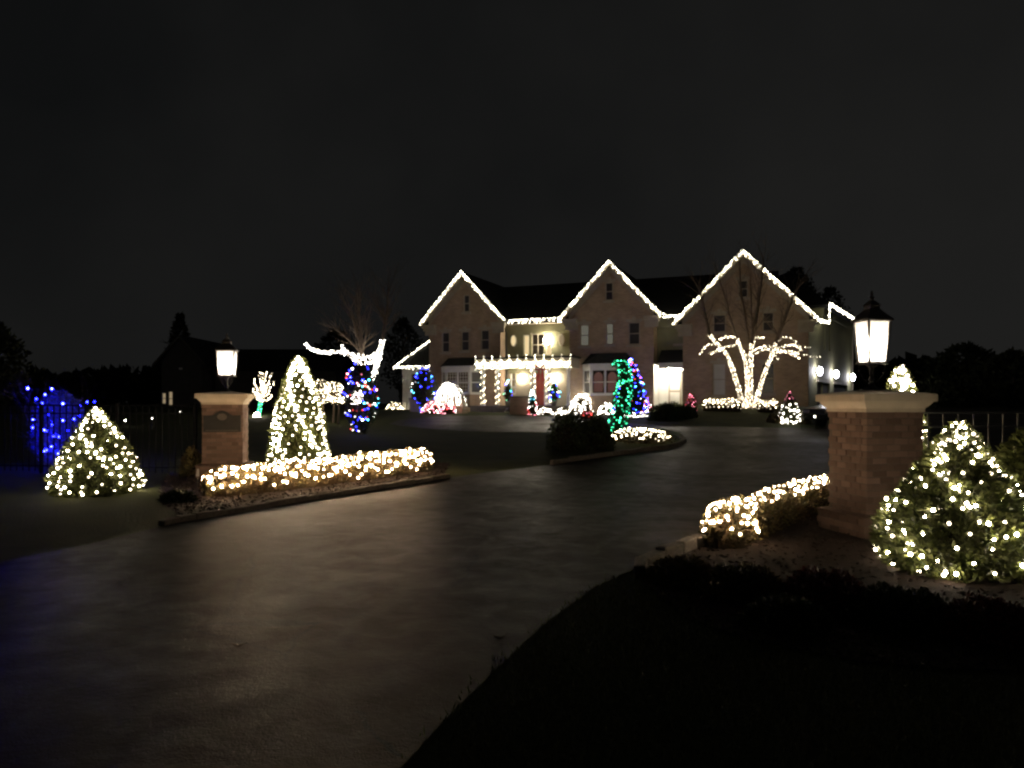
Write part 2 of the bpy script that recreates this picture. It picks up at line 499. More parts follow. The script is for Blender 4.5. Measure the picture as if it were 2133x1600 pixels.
def string_lights(label, strands, r, mats, single=True, group=None, rng=None, cat="string lights", wire=True, limit=300, maxgap=0.7, name="string_lights"):
    """strands: lists of points; mats: one material or a list picked at random; single: every bulb its own object"""
    rng = rng or random.Random(len(label) * 7 + 1)
    r = r * BULB_K
    allp = [Vector(p) for s in strands for p in s]
    base = Vector((sum(p.x for p in allp) / len(allp), sum(p.y for p in allp) / len(allp), min(p.z for p in allp)))
    t = thing(name, base, label, cat, group)
    if wire:
        wm = MB()
        for s in strands:
            s = [Vector(p) - base for p in s]
            for a, b in zip(s, s[1:]):
                if (a - b).length < maxgap:
                    mid = (a + b) / 2 + Vector((0, 0, -0.06 * (a - b).length))
                    wm.tube([a, mid, b], 0.0045 if single else 0.006, 3, False)
        if wm.v: wm.build("wire", M['wire'], t)["kind"] = "stuff"
    mats = mats if isinstance(mats, (list, tuple)) else [mats]
    pick = [rng.randrange(len(mats)) for _ in allp]
    order = sorted(range(len(allp)), key=lambda i: allp[i].length)
    solo = set(order[:limit]) if single else set()
    for i in order:
        if i in solo:
            o = link("bulb", bulb_mesh(mats[pick[i]]), t, allp[i] - base)
            k = r * rng.uniform(0.82, 1.2)
            o.scale = (k, k, k)
    for j, mm in enumerate(mats):
        rest = [allp[i] for i in order if i not in solo and pick[i] == j]
        if rest: joined_bulbs("bulb", rest, [r * rng.uniform(0.8, 1.2) for _ in rest], mm, t, base)
    return t

# ------------------------------------------------------------------ foliage

def leaves(name, pts, nrm, length, width, m, parent, spread=0.7, seed=1, kind=None):
    rs = np.random.RandomState(seed)
    pts, nrm = np.asarray(pts, float), np.asarray(nrm, float)
    n = len(pts)
    a = nrm + rs.normal(0, spread, (n, 3))
    a /= np.linalg.norm(a, axis=1)[:, None] + 1e-9
    q = rs.normal(0, 1, (n, 3))
    b = np.cross(a, q); b /= np.linalg.norm(b, axis=1)[:, None] + 1e-9
    c = np.cross(a, b)
    L = (length * rs.uniform(0.6, 1.3, n))[:, None]; W = (width * rs.uniform(0.7, 1.25, n))[:, None]
    vs = np.stack([pts, pts + a * L * 0.5 + b * W * 0.5, pts + a * L + c * L * 0.08, pts + a * L * 0.5 - b * W * 0.5], axis=1)
    o = link(name, np_mesh(name, vs, 4, m), parent)
    if kind: o['kind'] = kind
    return o

def lump(p, s, seed):
    return noise.noise(Vector(p) * s + Vector((seed * 3.1, seed * 1.7, seed * 0.9)))

def interp(prof, f):
    for (a, ra), (b, rb) in zip(prof, prof[1:]):
        if f <= b:
            t = (f - a) / (b - a); return ra + (rb - ra) * t
    return prof[-1][1]

def cone_surface(prof, h, rad, f, ang, seed, amp=0.12):
    p = Vector((math.cos(ang), math.sin(ang), f * h / max(rad, 0.1)))
    r = rad * interp(prof, f) * (1 + amp * lump(p, 2.3, seed) + 0.5 * amp * lump(p, 6, seed))
    return Vector((r * math.cos(ang), r * math.sin(ang), f * h))

def cone_tree(name, label, base, h, rad, prof, nleaf, leaf, seed, cat="tree", group=None, m=None, inner=None, amp=0.14, lean=None, up=0.35):
    rng = random.Random(seed)
    t = thing(name, base, label, cat, group)
    off = (lambda f: Vector((0, 0, 0))) if lean is None else lean
    mb = MB().tube([Vector((0, 0, -0.1)), off(0.15) + Vector((0, 0, h * 0.15)), off(0.8) + Vector((0, 0, h * 0.8))], [0.05 * rad + 0.03, 0.04 * rad + 0.025, 0.012], 8)
    mb.build("trunk", M['bark'], t)
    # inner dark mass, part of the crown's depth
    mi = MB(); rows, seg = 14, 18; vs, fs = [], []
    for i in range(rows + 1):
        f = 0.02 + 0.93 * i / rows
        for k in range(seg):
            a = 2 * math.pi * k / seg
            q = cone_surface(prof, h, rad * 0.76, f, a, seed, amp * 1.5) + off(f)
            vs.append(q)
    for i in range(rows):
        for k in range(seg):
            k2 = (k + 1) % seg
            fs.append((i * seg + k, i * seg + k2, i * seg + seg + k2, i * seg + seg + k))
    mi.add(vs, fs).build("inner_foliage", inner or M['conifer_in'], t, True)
    pts, nr = [], []
    while len(pts) < nleaf:
        f = rng.random()
        if rng.random() > interp(prof, f) * 0.9 + 0.1: continue
        a = rng.uniform(0, 2 * math.pi)
        q = cone_surface(prof, h, rad, f, a, seed, amp)
        depth = 1 - 0.32 * rng.random() ** 1.6
        clump = 0.10 * lump((q.x * 5, q.y * 5, q.z * 5), 1.0, seed + 5)
        q = Vector((q.x * (depth + clump), q.y * (depth + clump), q.z)) + off(f)
        pts.append(q[:]); nr.append((math.cos(a), math.sin(a), up + rng.uniform(-0.2, 0.3)))
    leaves("crown", pts, nr, leaf, leaf * 0.34, m or M['conifer'], t, 0.5, seed)
    return t

def polyline(pts, n):
    """n+1 evenly spaced samples on a polyline"""
    pts = [Vector(p) for p in pts]
    L = [0.0]
    for a, b in zip(pts, pts[1:]): L.append(L[-1] + (b - a).length)
    out = []
    for i in range(n + 1):
        s = L[-1] * i / n
        k = 0
        while k < len(pts) - 2 and L[k + 1] < s: k += 1
        t = (s - L[k]) / max(1e-6, L[k + 1] - L[k])
        out.append(pts[k].lerp(pts[k + 1], t))
    return out

def hedge_point(line, h, w, t, ang, seed, amp=0.18):
    n = len(line) - 1
    k = min(n - 1, int(t * n)); fr = t * n - k
    c = line[k].lerp(line[k + 1], fr)
    d = (line[k + 1] - line[k]).normalized(); s = Vector((d.y, -d.x, 0))
    endr = math.sqrt(max(0.0, 1 - (1 - min(t, 1 - t) / 0.07) ** 2)) if min(t, 1 - t) < 0.07 else 1.0
    ca, sa = math.cos(ang), math.sin(ang)
    e = 0.6
    x = math.copysign(abs(ca) ** e, ca); z = abs(sa) ** e
    q = c + s * (w * x * (0.12 + 0.88 * endr)) + Vector((0, 0, h * z * (0.4 + 0.6 * endr)))
    g = 1 + amp * lump(q, 2.6, seed) + 0.5 * amp * lump(q, 7, seed)
    return c + (q - c) * g, (s * ca + Vector((0, 0, sa))).normalized()

def hedge(name, label, pts, h, w, nleaf, leaf, seed, m, cat="hedge", group=None, twig=True):
    rng = random.Random(seed)
    line = polyline(pts, 24)
    base = line[12].copy()
    t = thing(name, base, label, cat, group)
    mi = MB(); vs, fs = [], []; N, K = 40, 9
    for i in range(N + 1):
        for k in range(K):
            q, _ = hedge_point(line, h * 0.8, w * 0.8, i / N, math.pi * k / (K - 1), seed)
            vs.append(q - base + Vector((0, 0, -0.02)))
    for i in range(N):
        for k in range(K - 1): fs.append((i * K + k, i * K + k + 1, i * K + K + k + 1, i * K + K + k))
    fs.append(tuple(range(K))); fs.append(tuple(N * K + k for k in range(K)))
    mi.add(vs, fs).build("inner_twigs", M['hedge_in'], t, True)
    d0 = (line[1] - line[0]).normalized(); ps, ns = [], []
    for _ in range(nleaf):
        tt = rng.random() if rng.random() > .12 else rng.choice((rng.uniform(0, .07), rng.uniform(.93, 1)))
        q, nn = hedge_point(line, h, w, tt, rng.uniform(0.02, math.pi - 0.02), seed)
        dd = rng.random() ** 1.5 * 0.14
        ps.append((q - nn * dd - base)[:]); ns.append((nn + Vector((0, 0, 0.3)))[:])
    leaves("foliage", ps, ns, leaf, leaf * 0.55, m, t, 0.7, seed, 'stuff')
    return t, line

def limb(mb, rng, p, d, L, r, depth, out=0.5, up=0.25, nkids=3, seg=5):
    pts, rad = [p.copy()], [r]
    dd = d.normalized()
    for i in range(seg):
        dd = (dd + Vector((rng.gauss(0, .09), rng.gauss(0, .09), rng.gauss(0, .06) + up * 0.12))).normalized()
        p = p + dd * (L / seg)
        pts.append(p.copy()); rad.append(r * (1 - 0.72 * (i + 1) / seg))
    mb.tube(pts, rad, 5 if r > 0.012 else 3, False)
    if depth <= 0: return
    for k in range(nkids):
        i = rng.randint(2, seg)
        q = pts[i]
        ax = (pts[i] - pts[i - 1]).normalized()
        side = Vector((rng.gauss(0, 1), rng.gauss(0, 1), rng.gauss(0, .6))).normalized()
        nd = (ax + side * out).normalized()
        limb(mb, rng, q, nd, L * rng.uniform(0.45, 0.75), rad[i] * 0.75, depth - 1, out, up, nkids, max(3, seg - 1))

def wrap(path, radii, pitch, per, off, rng, jit=0.012):
    """spiral of bulb spots round a limb path: pitch per bulb along the limb, `per` bulbs per turn"""
    pts = [Vector(p) for p in path]
    out = []
    tot = sum((b - a).length for a, b in zip(pts, pts[1:]))
    n = max(2, int(tot / pitch))
    smp = polyline(pts, n)
    for i, p in enumerate(smp):
        d = (smp[min(i + 1, n)] - smp[max(i - 1, 0)]).normalized()
        a = d.cross(Vector((0.2, 0.9, 0.3)))
        if a.length < .05: a = d.cross(Vector((1, 0, 0)))
        a.normalize(); b = d.cross(a)
        r = radii[0] + (radii[1] - radii[0]) * i / n + off
        ang = 2 * math.pi * i / per + rng.uniform(-.5, .5)
        out.append(p + (a * math.cos(ang) + b * math.sin(ang)) * r + Vector((rng.gauss(0, jit), rng.gauss(0, jit), rng.gauss(0, jit))))
    return out

# ================================================================== SETTING

def sheet(name, poly, m, dz, step=0.6, label=None, kind='structure'):
    """horizontal sheet over the terrain inside a polygon of (x, y)"""
    xs = [p[0] for p in poly]; ys = [p[1] for p in poly]
    bm = bmesh.new()
    vs = [bm.verts.new((p[0], p[1], 0)) for p in poly]
    bm.faces.new(vs)
    for axis, (lo, hi) in ((0, (min(xs), max(xs))), (1, (min(ys), max(ys)))):
        k = math.floor(lo / step) + 1
        while k * step < hi:
            co = Vector((k * step, 0, 0)) if axis == 0 else Vector((0, k * step, 0))
            no = Vector((1, 0, 0)) if axis == 0 else Vector((0, 1, 0))
            bmesh.ops.bisect_plane(bm, geom=bm.verts[:] + bm.edges[:] + bm.faces[:], plane_co=co, plane_no=no)
            k += 1
    bmesh.ops.triangulate(bm, faces=bm.faces[:])
    for v in bm.verts: v.co.z = zt(v.co.x, v.co.y) + dz
    bm.normal_update()
    for f in bm.faces:
        if f.normal.z < 0: f.normal_flip()
    me = bpy.data.meshes.new(name); bm.to_mesh(me); bm.free()
    me.materials.append(m)
    me.polygons.foreach_set('use_smooth', [True] * len(me.polygons))
    o = link(name, me)
    o['kind'] = kind
    if label: o['label'] = label
    return o

def ground():
    xs = sorted(set([-600, -300, -150, -90] + [x * 1.5 - 60 for x in range(0, 81)] + [90, 150, 300, 600]))
    ys = sorted(set([-60, -30, -15, -8, -4] + [y * 0.75 for y in range(0, 90)] + [75, 90, 120, 200, 350, 600, 900]))
    mb = MB(); vs = [(x, y, zt(x, y)) for y in ys for x in xs]; n = len(xs)
    fs = [(j * n + i, j * n + i + 1, (j + 1) * n + i + 1, (j + 1) * n + i) for j in range(len(ys) - 1) for i in range(n - 1)]
    o = mb.add(vs, fs).build("lawn", M['lawn'], None, True)
    tag(o, "dark winter lawn around the driveway and house", None, None, 'structure')
ground()

g2 = lambda u, v: tuple(G(u, v)[:2])
left_edge = [g2(*p) for p in ((0, 1172), (180, 1137), (372, 1090), (640, 1044), (800, 1019), (932, 997))]
inner_lane = [g2(*p) for p in ((1010, 986), (1150, 969), (1290, 949), (1380, 937), (1412, 931))]
island_back = [g2(*p) for p in ((1428, 922), (1415, 908), (1380, 900), (1300, 897), (1230, 899), (1140, 901), (1020, 900), (930, 897), (880, 893))]
circle_left = [g2(*p) for p in ((810, 884), (830, 876), (900, 869), (1000, 866), (1100, 867), (1190, 870), (1250, 876), (1330, 884), (1420, 889))]
far_edge = [g2(*p) for p in ((1560, 891), (1690, 892))] + [(14.6, 31.5), (17.2, 36.0), (18.2, 42.5), (24.0, 52.0), (30.0, 60.0), (36, 60), (36, 44), (30, 30), (22, 23), (14.0, 18.5), (9.0, 15.2)]
right_edge = [(5.75, 12.7)] + [g2(*p) for p in ((1440, 1141), (1310, 1192), (1240, 1225), (1150, 1290), (1040, 1390), (930, 1500), (840, 1600))] + [(-0.75, 2.2), (-1.2, -1.0), (-2.0, -8.0), (-16, -8.0), (-14.0, 4.0), (-9.0, 6.4), (-6.6, 7.2)]
drive_poly = left_edge + inner_lane + island_back + circle_left + far_edge + right_edge
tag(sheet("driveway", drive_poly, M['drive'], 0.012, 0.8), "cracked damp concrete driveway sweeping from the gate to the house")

# mulch beds
bed_r = [g2(*p) for p in ((1322, 1196), (1440, 1150))] + [(3.2, 9.7), (5.55, 12.4), (8.5, 12.0), (9.5, 9.0), (8.8, 5.2), (6.2, 4.55)] + [g2(*p) for p in ((2133, 1402), (1960, 1398), (1800, 1384), (1560, 1338), (1430, 1290), (1352, 1230))]
tag(sheet("mulch_bed", bed_r, M['mulch'], 0.02, 0.35), "bark mulch bed around the right brick pillar")
bed_l = [g2(*p) for p in ((380, 1080), (640, 1037), (800, 1012), (925, 991))] + [(-1.5, 18.4), (-4.0, 18.6), (-6.9, 17.6), (-7.2, 16.0), (-6.5, 14.2), (-5.6, 12.2)]
tag(sheet("mulch_bed", bed_l, M['mulch'], 0.02, 0.35), "bark mulch bed along the curb by the left brick pillar")

def chips(label, poly, n, seed):
    rs = random.Random(seed); ps = []
    xs = [p[0] for p in poly]; ys = [p[1] for p in poly]
    def inside(x, y):
        c = False
        for (x1, y1), (x2, y2) in zip(poly, poly[1:] + poly[:1]):
            if (y1 > y) != (y2 > y) and x < (x2 - x1) * (y - y1) / (y2 - y1) + x1: c = not c
        return c
    while len(ps) < n:
        x, y = rs.uniform(min(xs), max(xs)), rs.uniform(min(ys), max(ys))
        if inside(x, y): ps.append((x, y, zt(x, y) + 0.022))
    o = leaves("mulch_chips", ps, [(rs.gauss(0, 1), rs.gauss(0, 1), 0.15) for _ in ps], 0.06, 0.022, M['chip'], None, 0.2, seed)
    tag(o, label, None, None, 'stuff')
chips("loose bark chips on the bed by the right pillar", bed_r, 9000, 3)
chips("loose bark chips on the bed under the left hedge", bed_l, 7000, 4)

def grass(label, regions, seed):
    rs = random.Random(seed); ps = []
    for (u0, u1, v0, v1, n) in regions:
        for _ in range(n):
            v = V0 + 1.0 / rs.uniform(1.0 / (v1 - V0), 1.0 / (v0 - V0)); u = rs.uniform(u0, u1)
            p = G(u, v)
            ps.append(p)
    return ps
# short turf near the camera, set in world patches beside the drive apron
def turf():
    rs = random.Random(11); ps = []
    def drive_x(y):   # right edge of the apron
        tab = [(-2, -1.4), (2.2, -0.75), (3.4, -0.42), (4.7, -0.08), (5.7, 0.3), (6.65, 0.72), (7.25, 1.1)]
        return interp(tab, y)
    def bed_y(x):
        tab = [(0.9, 7.4), (1.25, 6.5), (1.6, 5.75), (2.6, 5.1), (3.5, 4.72), (5.0, 4.55), (7, 4.6), (9, 5.0)]
        return interp(tab, x)
    while len(ps) < 52000:
        y = 1.2 + 6.2 * rs.random() ** 1.3
        x = rs.uniform(-1.0, 6.0)
        if x < drive_x(y) + rs.gauss(0.02, .05) - .10 * max(0, noise.noise(Vector((x * 2.2, y * 2.2, 3)))) or y > bed_y(max(x, 0.9)) - 0.02 and x > 0.9: continue
        ps.append((x, y, 0.0))
    o = leaves("grass", ps, [(rs.gauss(0, .35), rs.gauss(0, .35), 1) for _ in ps], 0.05, 0.007, M['grass'], None, 0.25, 5)
    tag(o, "short dark grass beside the driveway apron", None, None, 'stuff')
turf()

# stone curbs
def curb(label, pts, n, seed, h=0.11, w=0.12):
    rng = random.Random(seed)
    line = polyline([Vector((p[0], p[1], 0)) for p in pts], n)
    root = thing("curb", (line[0].x, line[0].y, zt(line[0].x, line[0].y)), label, None)
    root['kind'] = 'structure'
    bm = bmesh.new(); bmesh.ops.create_cube(bm, size=1.0)
    bmesh.ops.bevel(bm, geom=bm.edges[:], offset=0.07, segments=1, affect='EDGES')
    me = bpy.data.meshes.new("curb_block"); bm.to_mesh(me); bm.free(); me.materials.append(M['curbst'])
    for a, b in zip(line, line[1:]):
        m_ = (a + b) / 2; d = b - a
        o = link("curb_block", me, root)
        hh = h * rng.uniform(0.88, 1.16)
        o.location = Vector((m_.x, m_.y, zt(m_.x, m_.y) + hh / 2 - 0.01)) - Vector(root.location)
        o.rotation_euler = (rng.gauss(0, .03), rng.gauss(0, .03), math.atan2(d.y, d.x) + rng.gauss(0, .03))
        o.scale = (d.length - 0.006, w * rng.uniform(.9, 1.1), hh + 0.02)
curb("low stone block curb edging the bed under the left hedge", [(x, y + 0.08) for x, y in [g2(330, 1098)] + left_edge[2:]], 24, 1, 0.085)
curb("low stone block curb edging the bed under the right hedge", [(p[0] + 0.05, p[1]) for p in [(5.75, 12.7), g2(1440, 1141), g2(1310, 1192), g2(1322, 1206)]], 17, 2, 0.12)
curb("low stone block curb around the island flower bed", [(p[0], p[1] + 0.1) for p in inner_lane[1:] + island_back[:3]], 34, 3, 0.11)

# ================================================================== GATE PILLARS

def pillar(px, py, label, front_rot, seed):
    rng = random.Random(seed)
    z = zt(px, py)
    root = thing("brick_pillar", (px, py, z), label, "pillar", "gate pillars", front_rot)
    W = 0.86
    MB().box(-W / 2 + .012, W / 2 - .012, -W / 2 + .012, W / 2 - .012, -0.1, 1.5).build("mortar_core", M['mortar'], root)
    PW = 1.08
    MB().box(-PW / 2 + .012, PW / 2 - .012, -PW / 2 + .012, PW / 2 - .012, -0.1, 0.255).build("plinth_core", M['mortar'], root)
    bm = bmesh.new(); bmesh.ops.create_cube(bm, size=1.0)
    bmesh.ops.bevel(bm, geom=bm.edges[:], offset=0.035, segments=1, affect='EDGES')
    me = bpy.data.meshes.new("brick"); bm.to_mesh(me); bm.free(); me.materials.append(M['pbrick'])
    def course(w, zc, h, odd, depth=0.09):
        for side in range(4):
            if side == 2: continue        # the face turned away from the road
            ang = side * math.pi / 2
            ca, sa = math.cos(ang), math.sin(ang)
            x = -w / 2 + (0.0 if odd else depth + 0.01)
            end = w / 2 - (depth + 0.01 if odd else 0.0)
            first = 0.2
            while x < end - 0.03:
                L = min(first, end - x); first = 0.2
                cx, cy = x + L / 2, -w / 2 + depth / 2 + rng.gauss(0, .0022)
                o = link("brick", me, root)
                o.location = (cx * ca - cy * sa, cx * sa + cy * ca, zc + rng.gauss(0, .0012))
                o.rotation_euler = (rng.gauss(0, .008), rng.gauss(0, .006), ang + rng.gauss(0, .006))
                o.scale = (L, depth, h)
                x += L + 0.011
    for c in range(3): course(PW, 0.045 + c * 0.078, 0.067, c % 2)
    for c in range(16): course(W, 0.255 + 0.04 + c * 0.0775, 0.066, c % 2)
    # sloped water table on the plinth
    MB().squares([(PW / 2 + .004, 0.24), (PW / 2 + .004, 0.258), (W / 2 + .005, 0.285), (W / 2 - .05, 0.285)]).build("plinth_cap", M['pbrick'], root)
    prof = [(.40, 1.49), (.445, 1.495), (.445, 1.53), (.452, 1.545), (.47, 1.558), (.495, 1.585), (.512, 1.605), (.516, 1.617), (.55, 1.62), (.553, 1.63), (.553, 1.70), (.545, 1.712), (.05, 1.775)]
    MB().squares(prof).build("cap", M['cap'], root)
    return root

PR = (4.48, 9.5); PL = (-6.0, 16.1)
ROT = R(11)
pr = pillar(*PR, "red brick gate pillar with plain face and pale stone cap, beside the large lit round tree", ROT, 1)
pr.scale = (0.885, 0.885, 1.0)
pl = pillar(*PL, "red brick gate pillar carrying a dark arched plaque, behind the long lit hedge", ROT, 2)
pl.scale = (0.925, 0.925, 1.0)

# arched plaque on the left pillar (a sign fixed to it)
def plaque():
    root = pl
    def arch(w, h, bump, n=14):
        pts = [(-w, 0), (w, 0), (w, h)]
        for i in range(n + 1):
            t = 1 - 2 * i / n
            x = w * 0.97 * t
            pts.append((x, h + bump * max(0, math.cos(t * math.pi * 0.9)) ** 1.2 if abs(t) < .56 else h))
        pts.append((-w, h))
        return pts
    y = -0.43
    MB().prism([(x, z + 0.93) for x, z in arch(0.395, 0.34, 0.10)], 'y', y - 0.035, y + 0.005).build("plaque", M['plaque'], root)
    pts = [(0.10 * math.cos(2 * math.pi * k / 20), 1.24 + 0.07 * math.sin(2 * math.pi * k / 20)) for k in range(20)]
    MB().prism(pts, 'y', y - 0.045, y - 0.034).build("plaque_emblem", M['emblem'], root)
    MB().box(-0.35, 0.35, y - 0.042, y - 0.034, 0.955, 0.967).build("plaque_border", M['emblem'], root)
plaque()

def lantern(root_loc, label, rot, hb, ht):
    t = thing("lantern", root_loc, label, "lantern", "lanterns on the gate pillars", rot)
    # foot, stem and scrolls
    MB().lathe([(.13, 0), (.13, .02), (.07, .035), (.035, .06), (.026, .10), (.04, .13), (.026, .16), (.022, .27), (.05, .30), (.09, .325), (.02, .335)], 14).build("stem", M['iron'], t, True)
    sm = MB()
    for k in range(4):
        a = k * math.pi / 2 + math.pi / 4
        pts = []
        for i in range(9):
            s = i / 8
            r = 0.05 + 0.10 * math.sin(s * math.pi * .6); z = 0.10 + 0.22 * s
            pts.append((r * math.cos(a), r * math.sin(a), z))
        sm.tube(pts, 0.008, 5)
    sm.build("scroll_bracket", M['iron'], t, True)
    zb, ztp = 0.345, 0.86
    MB().squares([(hb + .03, zb - .02), (hb + .035, zb - .012), (hb + .02, zb + .008), (hb + .005, zb + .012)]).build("base_plate", M['iron'], t)
    pm = MB()
    for k in range(4):
        a = k * math.pi / 2
        ca, sa = math.cos(a), math.sin(a)
        rot_ = lambda x, y, z: (x * ca - y * sa, x * sa + y * ca, z)
        g = MB().add([rot_(-hb + .008, -hb, zb + .012), rot_(hb - .008, -hb, zb + .012), rot_(ht - .008, -ht, ztp), rot_(-ht + .008, -ht, ztp)], [(0, 1, 2, 3)])
        g.build("glass_pane", M['pane'], t)
        MB().tube([rot_(-hb - .002, -hb - .002, zb), rot_(-ht - .002, -ht - .002, ztp)], 0.018, 4).build("corner_post", M['iron'], t)
    MB().squares([(ht + .02, ztp - .012), (ht + .032, ztp), (ht + .032, ztp + .018), (ht * .72, ztp + .10), (ht * .46, ztp + .15), (ht * .46, ztp + .185), (ht * .52, ztp + .195), (ht * .3, ztp + .235), (.012, ztp + .265)]).build("roof", M['iron'], t)
    MB().lathe([(.01, ztp + .26), (.03, ztp + .28), (.03, ztp + .30), (.012, ztp + .315), (.02, ztp + .335), (.004, ztp + .38)], 10).build("finial", M['iron'], t, True)
    for k in range(3):
        a = k * 2.1
        MB().lathe([(.008, .40), (.014, .42), (.014, .55), (.022, .58), (.024, .61), (.012, .66), (.002, .68)], 8, (0.04 * math.cos(a), .04 * math.sin(a), 0)).build("candle_bulb", M['flame'], t, True)
    return t
lantern((PR[0] - .03, PR[1], zt(*PR) + 1.755), "large black iron lantern glowing white on the right brick pillar", ROT, .108, .143)
lantern((PL[0] + .02, PL[1], zt(*PL) + 1.755), "black iron lantern glowing white on the pillar with the arched plaque", ROT, .140, .178)

# iron fences running away from the pillars
def fence(label, a, b, spacing, h, seed, m):
    a, b = Vector(a), Vector(b)
    d = b - a; L = d.length; rot = math.atan2(d.y, d.x)
    root = thing("iron_fence", (a.x, a.y, zt(a.x, a.y)), label, "fence", "iron fences beside the gate pillars", rot)
    n = int(L / spacing)
    pick = MB().box(-.009, .009, -.009, .009, 0, h).mesh("picket", M[m])
    for i in range(n + 1):
        link("picket", pick, root, (i * spacing, 0, 0.06))
    for z in (h - 0.13, h + 0.045, 0.16):
        MB().box(0, L, -.016, .016, z, z + .024).build("rail", M[m], root)
    for i in range(0, n + 1, 12):
        MB().box(i * spacing - .03, i * spacing + .03, -.03, .03, -.1, h + .1).build("post", M[m], root)
fence("black iron picket fence right of the plain brick pillar", (5.02, 9.62), (11.0, 10.8), 0.22, 1.42, 1, 'fence')
fence("black iron picket fence left of the pillar with the plaque", (-6.6, 16.0), (-16.5, 17.6), 0.15, 1.42, 2, 'fence_dim')

# ================================================================== LIT TREES AND HEDGES AT THE GATE
ROUND = [(0, .80), (.10, .98), (.2, 1.0), (.4, .82), (.6, .58), (.78, .35), (.9, .18), (.97, .08), (1, .02)]
TALL = [(0, .95), (.12, 1.0), (.35, .91), (.5, .79), (.65, .63), (.78, .46), (.9, .27), (.96, .16), (1, .03)]

def cone_strands(base, h, rad, prof, n_az, step, seed, amp, off=0.015, a0=0.0, a1=2 * math.pi, f0=0.04, top=20, lean=None):
    rng = random.Random(seed + 100)
    out = []
    base = Vector(base)
    for k in range(n_az):
        az = a0 + (a1 - a0) * k / n_az + rng.uniform(-.08, .08)
        s = []; f = f0 + rng.uniform(0, .05)
        while f < 0.985:
            w = interp(prof, f)
            if w > 0.25 or rng.random() < 0.45:
                az2 = az + 0.20 * math.sin(f * 11 + k) / max(w, .3) + rng.gauss(0, .05)
                q = cone_surface(prof, h, rad, f, az2, seed, amp)
                k_ = 1 + off / rad + rng.choice((rng.uniform(-.03, .04), rng.uniform(-.13, .03)))
                q = Vector((q.x * k_, q.y * k_, q.z + rng.gauss(0, .012)))
                if lean: q += lean(f)
                s.append(base + q)
            f += step / h * rng.choice((rng.uniform(.6, .9), rng.uniform(.85, 1.2), rng.uniform(1.0, 1.5)))
        out.append(s)
    t = []
    for i in range(top):
        f = 0.83 + 0.17 * i / top
        a = i * 2.4
        q = cone_surface(prof, h, rad, f, a, seed, amp) + (lean(f) if lean else Vector((0, 0, 0)))
        t.append(base + q * 1.0 + Vector((rng.gauss(0, .015), rng.gauss(0, .015), rng.gauss(0, .015))))
    if t: out.append(t)
    return out

b1 = Vector((4.28, 7.35, 0.0))
cone_tree("round_evergreen", "large bushy evergreen strung with warm bulbs right of the plain brick pillar", b1, 1.38, 0.74, ROUND, 15000, 0.085, 21, group="lit round evergreens at the gate")
string_lights("warm white bulbs on the large bushy evergreen beside the right pillar", cone_strands(b1, 1.40, 0.755, ROUND, 24, 0.112, 21, 0.14, top=60), 0.0245, M['b_warm'], group="light strings at the gate")

b2 = Vector((-7.25, 13.4, 0.02))
cone_tree("round_evergreen", "small bushy evergreen strung with warm bulbs, near the blue lit shrub", b2, 1.46, 0.72, ROUND, 10000, 0.09, 22, amp=.10, group="lit round evergreens at the gate")
string_lights("warm white bulbs on the small bushy evergreen near the blue lit shrub", cone_strands(b2, 1.48, 0.735, ROUND, 20, 0.115, 22, 0.10, top=34), 0.029, M['b_warm'], group="light strings at the gate")

b3 = Vector((-4.83, 17.4, 0.09))
cone_tree("tall_evergreen", "tall conical evergreen thickly lit in warm white behind the long hedge", b3, 2.54, 0.63, TALL, 11000, 0.10, 23, amp=.08, group="lit tall evergreens at the gate")
string_lights("dense warm white bulbs running up the tall conical evergreen behind the hedge", cone_strands(b3, 2.56, 0.645, TALL, 29, 0.125, 23, 0.08, top=40), 0.033, M['b_warm'], group="light strings at the gate", limit=300)

b4 = Vector((8.1, 16.0, 0.04))
cone_tree("tall_evergreen", "lit conical evergreen whose top shows above the right pillar cap", b4, 2.30, 0.52, TALL, 6000, 0.11, 24, group="lit tall evergreens at the gate")
string_lights("warm white bulbs on the evergreen top showing above the right pillar cap", cone_strands(b4, 2.32, 0.53, TALL, 18, 0.14, 24, 0.12, top=40), 0.040, M['b_warm'], group="light strings at the gate")

def hedge_strands(line, h, w, n_rows, n_along, seed, ang0, ang1, keep=1.0, lo=0.012):
    rng = random.Random(seed + 50); out = []
    for r_ in range(n_rows):
        s = []
        ph = rng.uniform(0, 6)
        for i in range(n_along):
            if rng.random() > keep: continue
            t = min(.993, max(.007, (i + rng.uniform(.1, .9)) / n_along))
            a = ang0 + (ang1 - ang0) * ((r_ + 0.5 + 0.42 * math.sin(i * 0.9 + ph) + rng.gauss(0, .18)) / n_rows)
            q, nn = hedge_point(line, h, w, t, min(math.pi - .05, max(.05, a)), seed)
            s.append(q + nn * lo)
        out.append(s)
    return out

hl = [G(412, 1040), G(520, 1030), G(640, 1016), G(760, 1000), G(884, 981)]
hl = [Vector((p.x, p.y + 0.25, p.z + 0.02)) for p in hl]
_, line_l = hedge("low_hedge", "long low hedge netted with warm bulbs beside the pillar with the plaque", hl, 0.45, 0.36, 15000, 0.06, 31, M['box'], group="lit low hedges at the gate")
string_lights("warm white bulbs netted over the long low hedge left of the driveway", hedge_strands(line_l, 0.45, 0.36, 8, 44, 31, 0.12, 2.6), 0.027, M['b_hedge'], group="light strings at the gate", limit=300)

hr = [Vector((2.22, 8.35, .02)), Vector((2.75, 9.1, .02)), Vector((3.6, 10.3, .02)), Vector((5.3, 12.4, .02))]
_, line_r = hedge("low_hedge", "low hedge netted with warm bulbs between driveway and plain brick pillar", hr, 0.42, 0.28, 12000, 0.05, 32, M['box'], group="lit low hedges at the gate")
sr = hedge_strands(line_r, 0.42, 0.28, 7, 38, 32, 0.95, 2.95, 0.85)
